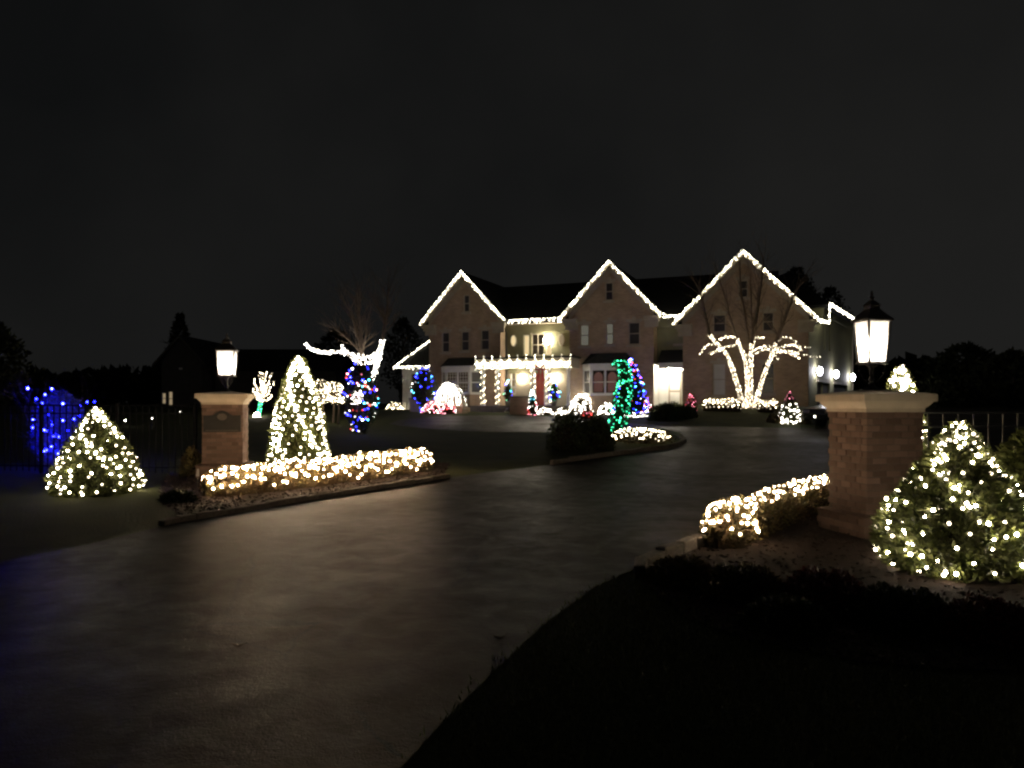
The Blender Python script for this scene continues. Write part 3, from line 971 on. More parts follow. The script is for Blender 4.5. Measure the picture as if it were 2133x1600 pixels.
# the camera-side end is lit down to the ground
rng0 = random.Random(5); endp = []
for i in range(30):
    q, nn = hedge_point(line_r, 0.42, 0.28, rng0.uniform(.007, .10), rng0.uniform(.12, 2.2), 32)
    endp.append(q + nn * .012)
string_lights("warm white bulbs netted over the low hedge right of the driveway", sr + [endp], 0.024, M['b_hedge2'], group="light strings at the gate", maxgap=.5)

# blue lit shrub far left
b5 = Vector((-10.6, 18.0, 0.10))
def loose_shrub(name, label, base, h, rad, n, leaf, seed, m, cat="shrub", group=None, prof=None, nst=9):
    rng = random.Random(seed)
    t = thing(name, base, label, cat, group)
    mb = MB()
    for k in range(nst):
        a = rng.uniform(0, 6.28)
        limb(mb, rng, Vector((rng.gauss(0, .05), rng.gauss(0, .05), -.05)), Vector((math.cos(a) * .55, math.sin(a) * .55, 1)), h * rng.uniform(.6, .95), 0.018, 2, .6, .2, 3)
    mb.build("stem", M['bark'], t)
    prof = prof or [(0, .55), (.3, .95), (.6, 1), (.85, .75), (1, .25)]
    ps, ns = [], []
    for _ in range(n):
        f = rng.random(); a = rng.uniform(0, 6.28)
        q = cone_surface(prof, h, rad, f, a, seed, .35)
        d = rng.random() ** .45
        ps.append((q.x * d, q.y * d, q.z)); ns.append((math.cos(a), math.sin(a), .5))
    leaves("foliage", ps, ns, leaf, leaf * .5, m, t, .8, seed, 'stuff')
    return t
loose_shrub("shrub", "loose shrub glowing deep blue from its bulbs beyond the small round evergreen", b5, 1.75, 0.56, 4600, 0.09, 41, M['blueleaf'])
rngb = random.Random(8); sb = []
for (u, v) in ((58, 809), (108, 810), (94, 822), (76, 831), (88, 841), (131, 841), (111, 854), (100, 864), (69, 874), (68, 891), (92, 896), (108, 886), (98, 898), (142, 898), (112, 909), (123, 910), (92, 940), (98, 938), (121, 945), (139, 942), (107, 930), (131, 876), (154, 873), (175, 889)):
    Y = 18.0 + rngb.uniform(-.6, .1)
    sb.append(P(u, v, Y))
sb += [Vector((-10.6 + rngb.gauss(0, .4), 18.3 + rngb.uniform(0, .4), .4 + rngb.uniform(0, 1.3))) for _ in range(10)]
string_lights("blue bulbs scattered through the loose shrub on the far left", [sb], 0.034, M['b_blue2'], maxgap=1.0)

# greenery in the right bed
def mound(name, label, base, rx, ry, h, n, leaf, seed, m, cat="shrub", group=None, inner=None):
    rng = random.Random(seed)
    t = thing(name, base, label, cat, group)
    ps, ns = [], []
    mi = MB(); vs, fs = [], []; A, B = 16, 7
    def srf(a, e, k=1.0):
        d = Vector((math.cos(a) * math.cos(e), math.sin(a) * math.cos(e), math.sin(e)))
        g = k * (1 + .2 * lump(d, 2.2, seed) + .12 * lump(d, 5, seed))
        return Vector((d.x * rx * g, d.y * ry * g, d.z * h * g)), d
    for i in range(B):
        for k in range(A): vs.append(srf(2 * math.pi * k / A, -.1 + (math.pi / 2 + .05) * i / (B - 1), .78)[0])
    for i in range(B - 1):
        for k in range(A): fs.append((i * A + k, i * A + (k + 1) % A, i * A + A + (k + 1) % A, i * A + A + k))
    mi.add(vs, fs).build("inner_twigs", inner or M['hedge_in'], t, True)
    for _ in range(n):
        q, d = srf(rng.uniform(0, 6.283), math.asin(rng.uniform(-.05, 1)))
        k = 1 - .25 * rng.random() ** 1.6
        ps.append((q * k)[:]); ns.append((d + Vector((0, 0, .3)))[:])
    leaves("foliage", ps, ns, leaf, leaf * .5, m, t, .7, seed, 'stuff')
    return t
for i, (u, v, rx, h, mm, lb) in enumerate((
        (1420, 1215, .30, .20, 'box', "low dark shrub at the tip of the right bed, by the lit hedge end"),
        (1545, 1245, .34, .24, 'box', "low dark shrub in the right bed, between hedge end and red leaved shrub"),
        (1715, 1262, .34, .26, 'barb', "low red leaved shrub in the mulch below the plain brick pillar"),
        (1885, 1300, .38, .24, 'ever', "low dark shrub in the right bed in front of the big lit evergreen"),
        (1640, 1310, .30, .20, 'ever', "lowest dark shrub near the grass edge of the right bed"),
        (2070, 1330, .36, .25, 'barb', "low red leaved shrub in the right bed at the picture's right edge"))):
    p = G(u, v)
    mound("low_shrub", lb, p, rx, rx, h, 3200, .045, 50 + i, M[mm], "shrub", "low shrubs in the right bed")
cone_tree("clipped_evergreen", "plain green clipped evergreen with no lights at the right edge", Vector((5.55, 8.1, 0)), 1.32, .42, [(0, .8), (.3, 1), (.6, .95), (.85, .7), (.96, .4), (1, .1)], 6000, .08, 61)
mound("lit_shrub", "low shrub with a few warm bulbs at the foot of the big evergreen, right edge", Vector((5.25, 6.9, 0)), .42, .42, .55, 3500, .05, 62, M['box'])
rngx = random.Random(77)
string_lights("few warm bulbs on the low shrub at the big evergreen's right foot", [[Vector((5.25, 6.9, 0)) + Vector((.44 * math.cos(a), .44 * math.sin(a), .12 + .4 * rngx.random())) for a in [rngx.uniform(2.4, 5.6) for _ in range(22)]]], .029, M['b_warm'], maxgap=.4)
mound("low_shrub", "small dark grassy shrub between small round evergreen and lit hedge", G(372, 1046), .22, .22, .13, 900, .09, 63, M['ever'], "shrub")
mound("low_shrub", "dark olive shrub against the left side of the plaque pillar", Vector((-6.62, 15.9, .05)), .2, .2, .62, 1300, .07, 64, M['box'], "shrub")
def marker():
    p = G(378, 1046)
    t = thing("marker_stake", (p.x, p.y + .6, p.z), "small white tag on a thin stake left of the lit hedge", "marker")
    MB().tube([(0, 0, 0), (0.02, 0, .42)], .005, 4).build("stake", M['fence'], t)
    MB().prism([(-.015, .36), (.04, .36), (.035, .48), (.005, .48)], 'y', -.004, .004).build("tag", M['tagw'], t)
marker()
for (u, v, lb) in ((498, 1352, "single dark dead leaf lying on the concrete apron"), (1040, 1335, "single curled pale leaf at the edge of the apron grass")):
    p = G(u, v, .016)
    mb = MB(); n = 8
    vs = [(0, 0, .012)] + [(.05 * math.cos(a) * (1 + .3 * math.sin(3 * a)), .032 * math.sin(a), .014 + .012 * math.cos(2 * a)) for a in [2 * math.pi * k / n for k in range(n)]]
    mb.add(vs, [(0, 1 + k, 1 + (k + 1) % n) for k in range(n)])
    o = mb.build("fallen_leaf", M['deadleaf'], None, loc=p); tag(o, lb, "leaf", "dead leaves on the driveway")

# ================================================================== THE HOUSE
HA = Vector((-5.32, 49.5, 1.25))
HROT = R(-22)
MH = Matrix.Translation(HA) @ Matrix.Rotation(HROT, 4, 'Z')
CS, SN = math.cos(R(22)), math.sin(R(22))
house = thing("brick_house", HA, "two storey brick house with three steep gables outlined in white lights", "house", None, HROT)

def LU(u, v, y=0.0):
    """house coordinates (x, z) of pixel (u, v) on the vertical plane y"""
    k = (u - U0) / FPX
    x = (k * (HA.y + CS * y) - HA.x - SN * y) / (CS + SN * k)
    Y = HA.y - SN * x + CS * y
    return x, CAM_H - (v - V0) / FPX * Y - HA.z
def W(x, y, z): return MH @ Vector((x, y, z))
def part(name, mb, m, parent=None, s=False): return mb.build(name, m, parent or house, s)

def clip(poly, a, b, c):
    """keep a*x + b*z <= c"""
    out = []
    for p, q in zip(poly, poly[1:] + poly[:1]):
        dp, dq = a * p[0] + b * p[1] - c, a * q[0] + b * q[1] - c
        if dp <= 1e-9: out.append(p)
        if (dp < -1e-9 and dq > 1e-9) or (dp > 1e-9 and dq < -1e-9):
            t = dp / (dp - dq); out.append((p[0] + (q[0] - p[0]) * t, p[1] + (q[1] - p[1]) * t))
    return out

def wall(mb, x0, x1, z0, z1, y, holes, cuts=(), reveal=0.14):
    """front-facing wall with openings and reveals; cuts are half planes (a, b, c)"""
    xs = sorted({x0, x1, *[h[0] for h in holes], *[h[1] for h in holes]})
    zs = sorted({z0, z1, *[h[2] for h in holes], *[h[3] for h in holes]})
    for xa, xb in zip(xs, xs[1:]):
        for za, zb in zip(zs, zs[1:]):
            cx, cz = (xa + xb) / 2, (za + zb) / 2
            if any(h[0] < cx < h[1] and h[2] < cz < h[3] for h in holes): continue
            poly = [(xa, za), (xb, za), (xb, zb), (xa, zb)]
            for c in cuts: poly = clip(poly, *c)
            if len(poly) >= 3: mb.add([(p[0], y, p[1]) for p in poly], [tuple(range(len(poly)))])
    for a, b, c, d in holes:
        yb = y + reveal
        mb.quad((a, y, c), (a, y, d), (a, yb, d), (a, yb, c)); mb.quad((b, y, c), (b, yb, c), (b, yb, d), (b, y, d))
        mb.quad((a, y, d), (b, y, d), (b, yb, d), (a, yb, d)); mb.quad((a, y, c), (a, yb, c), (b, yb, c), (b, y, c))

def window(x0, x1, z0, z1, y, pane, cols=1, rows=2, lintel=True, sill=True, fr=0.06, parent=None, m=None, deep=0.05):
    mb = MB(); yf = y + deep
    for a, b, c, d in ((x0, x0 + fr, z0, z1), (x1 - fr, x1, z0, z1), (x0 + fr, x1 - fr, z1 - fr, z1), (x0 + fr, x1 - fr, z0, z0 + fr)):
        mb.box(a, b, yf, yf + .07, c, d)
    for i in range(1, rows):
        z = z0 + (z1 - z0) * i / rows; mb.box(x0 + fr, x1 - fr, yf + .008, yf + .06, z - .025, z + .025)
    for i in range(1, cols):
        x = x0 + (x1 - x0) * i / cols; mb.box(x - .02, x + .02, yf + .012, yf + .055, z0 + fr, z1 - fr)
    w = part("window", mb, m or M['trim'], parent)
    g = MB().quad((x0 + .01, yf + .065, z0 + .01), (x1 - .01, yf + .065, z0 + .01), (x1 - .01, yf + .065, z1 - .01), (x0 + .01, yf + .065, z1 - .01))
    g.build("pane", pane, w)
    if sill: MB().box(x0 - .1, x1 + .1, y - .09, y + .04, z0 - .13, z0 - .005).build("sill", M['trim'], w)
    if lintel:
        l = MB().prism([(x0 - .12, z1 + .01), (x1 + .12, z1 + .01), (x1 + .15, z1 + .17), (x0 - .15, z1 + .17)], 'y', y - .035, y + .03)
        l.build("lintel", M['trim'], w)
        cx = (x0 + x1) / 2
        MB().prism([(cx - .08, z1 - .01), (cx + .08, z1 - .01), (cx + .11, z1 + .30), (cx - .11, z1 + .30)], 'y', y - .07, y + .03).build("keystone", M['trim'], w)
    return w

# window openings read on the facade, in house coordinates
def hole(u0, u1, v0, v1, y=0.0):
    (a, d), (b, c) = LU(u0, v0, y), LU(u1, v1, y)
    um, vm = (u0 + u1) / 2, 0
    d = LU((u0 + u1) / 2, v0, y)[1]; c = LU((u0 + u1) / 2, v1, y)[1]
    return (a, b, c, d)
gd, bl = 'glass_dark', 'blind'
WL = [(hole(965, 978, 614, 650), gd, False), (hole(920, 936, 692, 734), gd, True), (hole(960, 977, 690, 731), gd, True), (hole(1001, 1019, 687, 729), gd, True)]
WM = [(hole(1260, 1277, 588, 626), gd, True), (hole(1208, 1227, 676, 721), 'blind_lit', True), (hole(1262, 1278, 673, 718), 'blind_lit', True), (hole(1309, 1333, 671, 718), gd, True)]
WR = [(hole(1538, 1558, 583, 620), gd, True), (hole(1485, 1512, 655, 692), gd, True), (hole(1588, 1612, 650, 690), gd, True), (hole(1484, 1512, 757, 824), bl, True), (hole(1586, 1613, 757, 820), gd, True)]

def gable(x0, x1, ze, zp, wins, depth=11.0, over=0.45):
    c = (x0 + x1) / 2; hw = (x1 - x0) / 2
    sl = (zp - ze) / (hw + over)
    top = zp - 0.12
    wz = ze + over * sl - .12
    holes = [h for h, _, _ in wins]
    mb = MB()
    wall(mb, x0, x1, -0.6, zp, 0.0, holes, [(sl, 1, top + sl * c), (-sl, 1, top - sl * c)])
    part("wall", mb, M['brick_f'])
    part("side_wall", MB().quad((x0, depth, -.6), (x0, 0, -.6), (x0, 0, wz), (x0, depth, wz)), M['brick_s'])
    part("side_wall", MB().quad((x1, 0, -.6), (x1, depth, -.6), (x1, depth, wz), (x1, 0, wz)), M['brick_s'])
    for (h, pane, lin) in wins: window(*h, 0.0, M[pane], lintel=lin)
    # roof: two thick slopes
    th = 0.14
    for s in (-1, 1):
        poly = [(c, zp), (c + s * (hw + over), ze), (c + s * (hw + over), ze - th * 1.35), (c, zp - th * 1.35)]
        part("roof", MB().prism(poly, 'y', -0.40, depth), M['roof'])
        part("rake_board", MB().prism([(c, zp - .02), (c + s * (hw + over + .01), ze - .02), (c + s * (hw + over + .01), ze - .26), (c, zp - .26)], 'y', -0.43, -0.405), M['trim'])
        part("soffit", MB().prism([(c, zp - .20), (c + s * (hw + over), ze - .20), (c + s * (hw + over), ze - .23), (c, zp - .23)], 'y', -0.40, 0.0), M['trim'])
        part("frieze_board", MB().prism([(c, zp - .24), (c + s * (hw + .05), ze - .24 + (over - .05) * sl), (c + s * (hw + .05), ze - .62 + (over - .05) * sl), (c, zp - .62)], 'y', -0.05, -0.002), M['trim'])
        xa, xb = sorted((c + s * (hw + over - .02), c + s * (hw - .52)))
        r = MB()
        for y0, za, zb in ((-.40, ze - .26, ze - .14), (-.33, ze - .36, ze - .26), (-.22, ze - .50, ze - .36), (-.10, ze - .78, ze - .50)):
            k = (-.40 - y0) * .55
            a, b = (xa - k, xb) if s < 0 else (xa, xb + k)
            r.box(a, b, y0, 0.0, za, zb)
        part("cornice_return", r, M['trim'])
        # quoins at the corner
        qm = MB().box(0, 0.34, -.03, .0, 0, .40).mesh("quoin", M['brick_f']) if False else None
        z = -.5; i = 0
        while z < ze - 1.3:
            L = .55 if i % 2 else .40
            xq = (x0 - .004) if s < 0 else (x1 - L + .004)
            part("quoin", MB().box(xq, xq + L, -.032, .05, z, z + .40), M['brick_f'])
            z += .47; i += 1
    return c, hw

ZE, ZP, ZER = 5.5, 8.62, 4.92
GL = (0.0, 4.97); GM = (9.46, 14.5); GR = (16.17, 22.78)
gable(*GL, ZE, ZP, WL); gable(*GM, ZE, ZP, WM); gable(*GR, ZER, ZP + .05, WR)
# main roof between and behind the gables
part("roof", MB().prism([(.15, 5.45), (5.6, 8.45), (11.2, 5.45), (11.2, 5.28), (5.6, 8.28), (.15, 5.28)], 'x', 2.5, 21.0), M['roof'])
part("back_wall", MB().quad((22.78, 11, -.6), (0, 11, -.6), (0, 11, 5.3), (22.78, 11, 5.3)), M['brick_f'])

# ---- recess over the portico
yr = 0.8
h_l, h_c, h_r = hole(1090, 1103, 697, 741, yr), hole(1107, 1133, 695, 741, yr), hole(1136.5, 1149, 696, 740, yr)
d_red = hole(1114, 1136, 772, 846, yr); d_side = hole(1063, 1074, 775, 822, yr); d_right = hole(1139, 1150, 775, 822, yr)
mb = MB(); wall(mb, GL[1], GM[0], 2.2, 5.3, yr, [h_l, h_c, h_r]); part("wall", mb, M['siding'])
mb = MB(); wall(mb, GL[1], GM[0], -.6, 2.2, yr, [(d_red[0], d_red[1], .2, d_red[3]), d_side]); part("wall", mb, M['trim'])
window(*h_l, yr, M['lit_win'], 1, 1, False, False, .05)
window(*h_c, yr, M['room'], 2, 2, False, False, .05)
window(*h_r, yr, M['lit_win'], 1, 1, False, False, .05)
window(*d_side, yr, M['dim_win'], 1, 3, False, False, .07, m=M['white'])
ac = (h_c[0] + h_c[1]) / 2; aw = (h_c[1] - h_c[0]) / 2
arch = MB(); n = 14
vs = []
for k in range(n + 1):
    a = math.pi * k / n
    vs += [(ac + (aw + .06) * math.cos(a), yr - .05, h_c[3] - .02 + .30 * math.sin(a)), (ac + (aw - .03) * math.cos(a), yr - .05, h_c[3] - .02 + .22 * math.sin(a)),
           (ac + (aw + .06) * math.cos(a), yr + .02, h_c[3] - .02 + .30 * math.sin(a)), (ac + (aw - .03) * math.cos(a), yr + .02, h_c[3] - .02 + .22 * math.sin(a))]
fs = []
for k in range(n):
    o = 4 * k
    fs += [(o, o + 1, o + 5, o + 4), (o, o + 4, o + 6, o + 2), (o + 1, o + 3, o + 7, o + 5)]
part("arch_trim", arch.add(vs, fs), M['trim'])
for (u, v, pm) in ((1070, 710, 'lit_win'), (1170, 708, 'dim_win')):
    x, z = LU(u, v, yr)
    ring = [(x + .21 * math.cos(2 * math.pi * k / 24), z + .39 * math.sin(2 * math.pi * k / 24)) for k in range(24)]
    o = part("window", MB().prism(ring, 'y', yr - .05, yr + .01), M['trim'])
    o['label'] = "small oval window over the portico"
    MB().prism([(x + .16 * math.cos(2 * math.pi * k / 24), z + .33 * math.sin(2 * math.pi * k / 24)) for k in range(24)], 'y', yr - .062, yr - .049).build("pane", M[pm], o)
part("frieze_board", MB().box(GL[1] + .01, GM[0] - .01, yr - .06, yr + .02, 4.72, 5.22), M['siding'])
part("gutter", MB().box(GL[1] + .05, GM[0] - .05, .12, .26, 5.30, 5.43), M['gutter'])
part("soffit", MB().box(GL[1] + .01, GM[0] - .01, .26, yr, 5.24, 5.29), M['trim'])
for x in (GL[1] + .10, GM[0] - .10):
    part("downspout", MB().tube([(x, .2, 5.3), (x, .3, 5.1), (x, yr - .06, 4.75), (x, yr - .06, -.3)], .045, 6), M['gutter'])

# ---- bay windows on the left and middle gables
def bay(c, w, wf, yf, z0, z1, zr, panes, label):
    b = MB().prism([(c - w, 0), (c - wf, yf), (c + wf, yf), (c + w, 0)], 'z', -.6, z0)
    part("bay_base", b, M['brick_f'])
    part("bay_header", MB().prism([(c - w - .08, 0), (c - wf - .06, yf - .09), (c + wf + .06, yf - .09), (c + w + .08, 0)], 'z', z1, z1 + .30), M['white'])
    part("bay_sill", MB().prism([(c - w - .05, 0), (c - wf - .04, yf - .06), (c + wf + .04, yf - .06), (c + w + .05, 0)], 'z', z0, z0 + .08), M['white'])
    e = .18
    r = MB(); zb = z1 + .302
    lo = [(c - w - e, 0, zb), (c - wf - e * .8, yf - e, zb), (c + wf + e * .8, yf - e, zb), (c + w + e, 0, zb)]
    hi = [(c - w * .72, 0.0, zr), (c - wf * .75, -.12, zr), (c + wf * .75, -.12, zr), (c + w * .72, 0.0, zr)]
    r.add(lo + hi, [(0, 1, 5, 4), (1, 2, 6, 5), (2, 3, 7, 6), (4, 5, 6, 7), (3, 2, 1, 0)])
    part("bay_roof", r, M['roof'])
    # three glazed sides with frames
    segs = [((c - w, 0), (c - wf, yf), 1), ((c - wf, yf), (c + wf, yf), 2), ((c + wf, yf), (c + w, 0), 1)]
    for si, (a, b_, cols) in enumerate(segs):
        a, b_ = Vector((a[0], a[1], 0)), Vector((b_[0], b_[1], 0)); d = (b_ - a); L = d.length; d.normalize(); nrm = Vector((d.y, -d.x, 0))
        if nrm.y > 0 and si == 1: nrm = -nrm
        fm = MB()
        def bar(s0, s1, za, zb_, t=.05):
            q0, q1 = a + d * s0, a + d * s1
            vs = [q0 - nrm * .03, q1 - nrm * .03, q1 + nrm * t, q0 + nrm * t]
            fm.add([(p.x, p.y, za) for p in vs] + [(p.x, p.y, zb_) for p in vs], [(0, 1, 2, 3), (7, 6, 5, 4), (0, 4, 5, 1), (1, 5, 6, 2), (2, 6, 7, 3), (3, 7, 4, 0)])
        za, zb_ = z0 + .082, z1 - .002
        bar(0, .10, za, zb_); bar(L - .10, L, za, zb_); bar(.10, L - .10, zb_ - .09, zb_); bar(.10, L - .10, za, za + .07)
        for k in range(1, cols): bar(L * k / cols - .05, L * k / cols + .05, za + .07, zb_ - .09)
        zm = (za + zb_) / 2 - .03
        bar(.10, L - .10, zm - .025, zm + .025, .03)
        if panes[si] == 'room':
            for k in range(1, 4 * cols): 
                if k % 4: bar(.10 + (L - .2) * k / (4 * cols) - .008, .10 + (L - .2) * k / (4 * cols) + .008, za + .07, zb_ - .09, .012)
            for k in range(1, 7): bar(.10, L - .10, za + (zb_ - za) * k / 7 - .008, za + (zb_ - za) * k / 7 + .008, .012)
        w_ = part("window", fm, M['white'])
        q0, q1 = a + d * .05, b_ - d * .05
        MB().quad((q0.x, q0.y, za), (q1.x, q1.y, za), (q1.x, q1.y, zb_), (q0.x, q0.y, zb_)).build("pane", M['backroom' if panes[si] == 'curtain' else panes[si]], w_)
        if panes[si] == 'curtain':
            for k in range(2):
                x0_ = a.x + d.x * (.16 + k * (L / 2 - .02)); x1_ = x0_ + L / 2 - .3; n_ = 10
                top_ = [(x0_ + (x1_ - x0_) * (1 - i / n_), zb_ - .42 + .24 * math.sin(math.pi * (i / n_)) ** .8) for i in range(n_ + 1)]
                MB().prism([(x0_, za + .12), (x1_, za + .12)] + top_, 'y', yf - .008, yf - .003).build("curtain", M['curtain'], w_)
xa, za = LU(932, 822, -.7); xb, zb = LU(980, 772, -.7)
bay((LU(925, 800)[0] + LU(1004, 800)[0]) / 2, 1.45, .82, -.7, za, zb, LU(960, 746, 0)[1], ['room', 'room', 'glass_dark'], "left bay")
cm = (LU(1218, 800)[0] + LU(1318, 800)[0]) / 2
bay(cm, 1.50, .85, -.7, LU(1265, 824, -.7)[1], LU(1265, 768, -.7)[1], LU(1265, 736, 0)[1], ['glass_dark', 'curtain', 'glass_dark'], "middle bay")

# ---- portico
PX0, PX1, PY = 4.02, 10.05, -1.6
zt0, zt1 = 2.42, 3.0
part("portico_fascia", MB().box(PX0, PX1, PY, PY + .12, zt0, zt1).box(PX0, PX0 + .12, PY + .12, -.002, zt0, zt1).box(PX1 - .12, PX1, PY + .12, -.002, zt0, zt1), M['trim'])
part("portico_roof", MB().box(PX0 - .12, PX1 + .12, PY - .12, -.002, zt1 + .002, zt1 + .09).box(GL[1] + .01, GM[0] - .01, 0, yr - .002, zt1 - .1, zt1 + .05), M['roof'])
part("portico_ceiling", MB().box(PX0 + .13, PX1 - .13, PY + .13, -.01, zt0 + .1, zt0 + .16).box(GL[1] + .02, GM[0] - .02, 0, yr - .01, zt0 + .1, zt0 + .16), M['white'])
part("portico_floor", MB().box(3.5, 10.3, -1.95, yr - .002, -.55, .2), M['stone'])
cols_x = [LU(u, 800, -1.45)[0] for u in (1006, 1036, 1110, 1142)] + [9.85]
for x in cols_x:
    part("column", MB().lathe([(.16, .2), (.16, .28), (.12, .32), (.105, .4), (.10, 2.2), (.12, 2.28), (.16, 2.33), (.16, 2.42)], 14, (x, -1.45, 0)), M['white'], s=True)
dx0, dx1 = d_red[0], d_red[1]
door = part("door", MB().box(dx0 + .06, dx1 - .06, yr + .05, yr + .11, .21, d_red[3] - .1), M['door_red'])
door['label'] = "red front door under the lit portico"
for k, (za, zb) in enumerate(((.35, .95), (1.05, 1.9))):
    for xa, xb in ((dx0 + .13, (dx0 + dx1) / 2 - .03), ((dx0 + dx1) / 2 + .03, dx1 - .13)):
        MB().box(xa, xb, yr + .03, yr + .052, za, zb).build("panel", M['door_red'], door)
MB().lathe([(.0, 0), (.03, .01), (.03, .04), (.0, .06)], 8, (dx1 - .14, yr + .02, 1.1)).build("handle", M['rim'], door)
part("door_frame", MB().box(dx0 - .08, dx0 + .055, yr - .06, yr + .1, .2, d_red[3]).box(dx1 - .055, dx1 + .08, yr - .06, yr + .1, .2, d_red[3]).box(dx0 - .12, dx1 + .12, yr - .08, yr + .1, d_red[3] + .002, d_red[3] + .2), M['white'])
def wall_lamp(x, y, z, m='sconce'):
    w = part("wall_lamp", MB().box(x - .05, x + .05, y - .03, y, z - .12, z + .12).tube([(x, y - .02, z + .1), (x, y - .12, z + .22), (x, y - .16, z + .19)], .012, 5).squares([]) if False else
             MB().box(x - .05, x + .05, y - .03, y - .001, z - .12, z + .12).tube([(x, y - .02, z + .1), (x, y - .12, z + .24), (x, y - .16, z + .21)], .012, 5), M['iron'])
    MB().lathe([(.05, -.16), (.085, -.1), (.10, .12), (.03, .2)], 10, (x, y - .16, z)).build("lamp_glass", M[m], w, True)
    return w
for u, v in ((1086, 788), (1155, 787)):
    x, z = LU(u, v, yr - .16)
    wall_lamp(min(x, 9.3), yr, z)
# chandelier seen through the upper window: its glow is modelled as a lamp just outside the pane
chx, chz = LU(1141, 709, yr)
chand = thing("chandelier", W(chx, yr - .14, chz), "bright lit chandelier placed before the upper window over the portico", "lamp")
MB().tube([(0, .02, .0), (0, .02, .34)], .012, 5).build("hanging_rod", M['iron'], chand)
MB().lathe([(.02, -.28), (.17, -.14), (.21, .05), (.12, .2), (.02, .24)], 12).build("lamp_glass", M['sconce'], chand, True)
# entrance steps and brick piers
for k in range(4):
    xa, xb = LU(968, 850, -2.2)[0], LU(1056, 850, -2.2)[0]
    part("step", MB().box(xa, xb, -1.955 - .34 * (k + 1), -1.952 - .34 * k, -.75, .06 - .15 * k), M['stone'])
def pier(u0, u1, v0, y, w, label, rot=0.0):
    xa, z = LU(u0, v0, y); xb, _ = LU(u1, v0, y)
    c = (xa + xb) / 2; hw = (xb - xa) / 2
    b = W(c, y + hw, -.95)
    t = thing("brick_pier", b, label, "pier", "low brick piers by the entrance steps", HROT + rot)
    h = z + .95
    MB().box(-hw, hw, -w / 2, w / 2, 0, h - .08).build("shaft", M['brick_f'], t)
    MB().box(-hw - .05, hw + .05, -w / 2 - .05, w / 2 + .05, h - .08, h).build("cap", M['stone'], t)
pier(942, 964, 828, -4.7, .66, "low brick pier at the left end of the entrance steps")
pier(1060, 1101, 825, -4.9, .9, "wide low brick pier at the right end of the entrance steps")
pier(852, 882, 829, -4.4, .8, "low brick pier beside the blue and green lit tree")
part("brick_step_wall", MB().box(LU(964, 840, -3.1)[0], LU(1060, 840, -3.1)[0] - 2.6, -3.0, -2.8, -.9, .1), M['brick_f'])

# ---- low annex on the left
ax0 = -2.2
hw_ = hole(856, 872, 778, 832, .5)
mb = MB(); wall(mb, ax0, -.004, -.6, 2.62, .5, [hw_]); part("wall", mb, M['white'])
part("side_wall", MB().quad((ax0, 5.5, -.6), (ax0, .5, -.6), (ax0, .5, 2.62), (ax0, 5.5, 2.62)), M['white'])
window(*hw_, .5, M['glass_dark'], 1, 2, False, True)
part("corner_post", MB().box(ax0 - .04, ax0 + .22, .44, .52, -.6, 2.5), M['white'])
er = MB(); ex0, ey0, ey1, ez = -2.62, .08, 5.9, 2.72
er.add([(ex0, ey0, ez), (-.003, ey0, ez), (-.003, 1.4, 4.9), (-.003, 4.4, 4.9), (-.003, ey1, ez), (ex0, ey1, ez)], [(0, 1, 2), (0, 2, 3, 5), (3, 4, 5)])
er.add([(ex0, ey0, ez - .1), (-.003, ey0, ez - .1), (-.003, ey1, ez - .1), (ex0, ey1, ez - .1), (ex0, ey0, ez), (-.003, ey0, ez), (-.003, ey1, ez), (ex0, ey1, ez)], [(0, 3, 2, 1), (0, 1, 5, 4), (3, 0, 4, 7)])
part("roof", er, M['roof'])
part("frieze_board", MB().box(ax0 - .06, -.004, .42, .498, 2.28, 2.62), M['white'])

# ---- side porch between the middle and right gables
px0, px1 = GM[1], GR[0]
mb = MB(); wall(mb, px0, px1, 2.8, 5.3, 1.0, []); part("wall", mb, M['siding'])
part("frieze_board", MB().box(px0 + .01, px1 - .01, .94, .999, 4.75, 5.2), M['siding'])
xh, zh = LU(1406, 690, 1.0)[0], 0
window(px1 - .62, px1 - .22, LU(1411, 716, 1.0)[1], LU(1411, 686, 1.0)[1], 1.0, M['glass_dark'], 1, 1, False, True)
part("side_porch_roof", MB().prism([(-.15, 2.75), (.999, 3.45), (.999, 2.7), (-.15, 2.66)], 'x', px0 + .25, px1 - .01), M['roof'])
part("side_porch_beam", MB().box(px0 + .30, px1 - .02, -.08, .10, 2.34, 2.655), M['white'])
part("side_porch_wall", MB().quad((px0 + .02, 1.3, -.5), (px1 - .01, 1.3, -.5), (px1 - .01, 1.3, 2.9), (px0 + .02, 1.3, 2.9))
     .quad((px0 + .012, .02, -.5), (px0 + .012, 1.3, -.5), (px0 + .012, 1.3, 2.7), (px0 + .012, .02, 2.7))
     .quad((px1 - .012, 1.3, -.5), (px1 - .012, .02, -.5), (px1 - .012, .02, 2.7), (px1 - .012, 1.3, 2.7)), M['white'])
part("side_porch_ceiling", MB().box(px0 + .02, px1 - .02, .1, 1.29, 2.56, 2.62), M['white'])
sd = part("door", MB().box(px0 + .62, px0 + 1.38, 1.22, 1.28, .15, 2.2), M['trim'])
MB().box(px0 + .72, px0 + 1.28, 1.205, 1.222, .3, 1.0).build("panel", M['white'], sd)
MB().box(px0 + .72, px0 + 1.28, 1.205, 1.222, 1.1, 2.05).build("panel", M['white'], sd)
part("side_porch_floor", MB().box(px0 + .02, px1 - .02, -.5, 1.29, -.6, .12), M['stone'])
pl_ = part("ceiling_lamp", MB().box(px0 + .75, px0 + .93, .5, .68, 2.50, 2.555), M['iron'])
MB().lathe([(.02, 2.28), (.12, 2.32), (.14, 2.42), (.08, 2.5)], 12, (px0 + .84, .59, 0)).build("lamp_glass", M['porchlamp'], pl_, True)

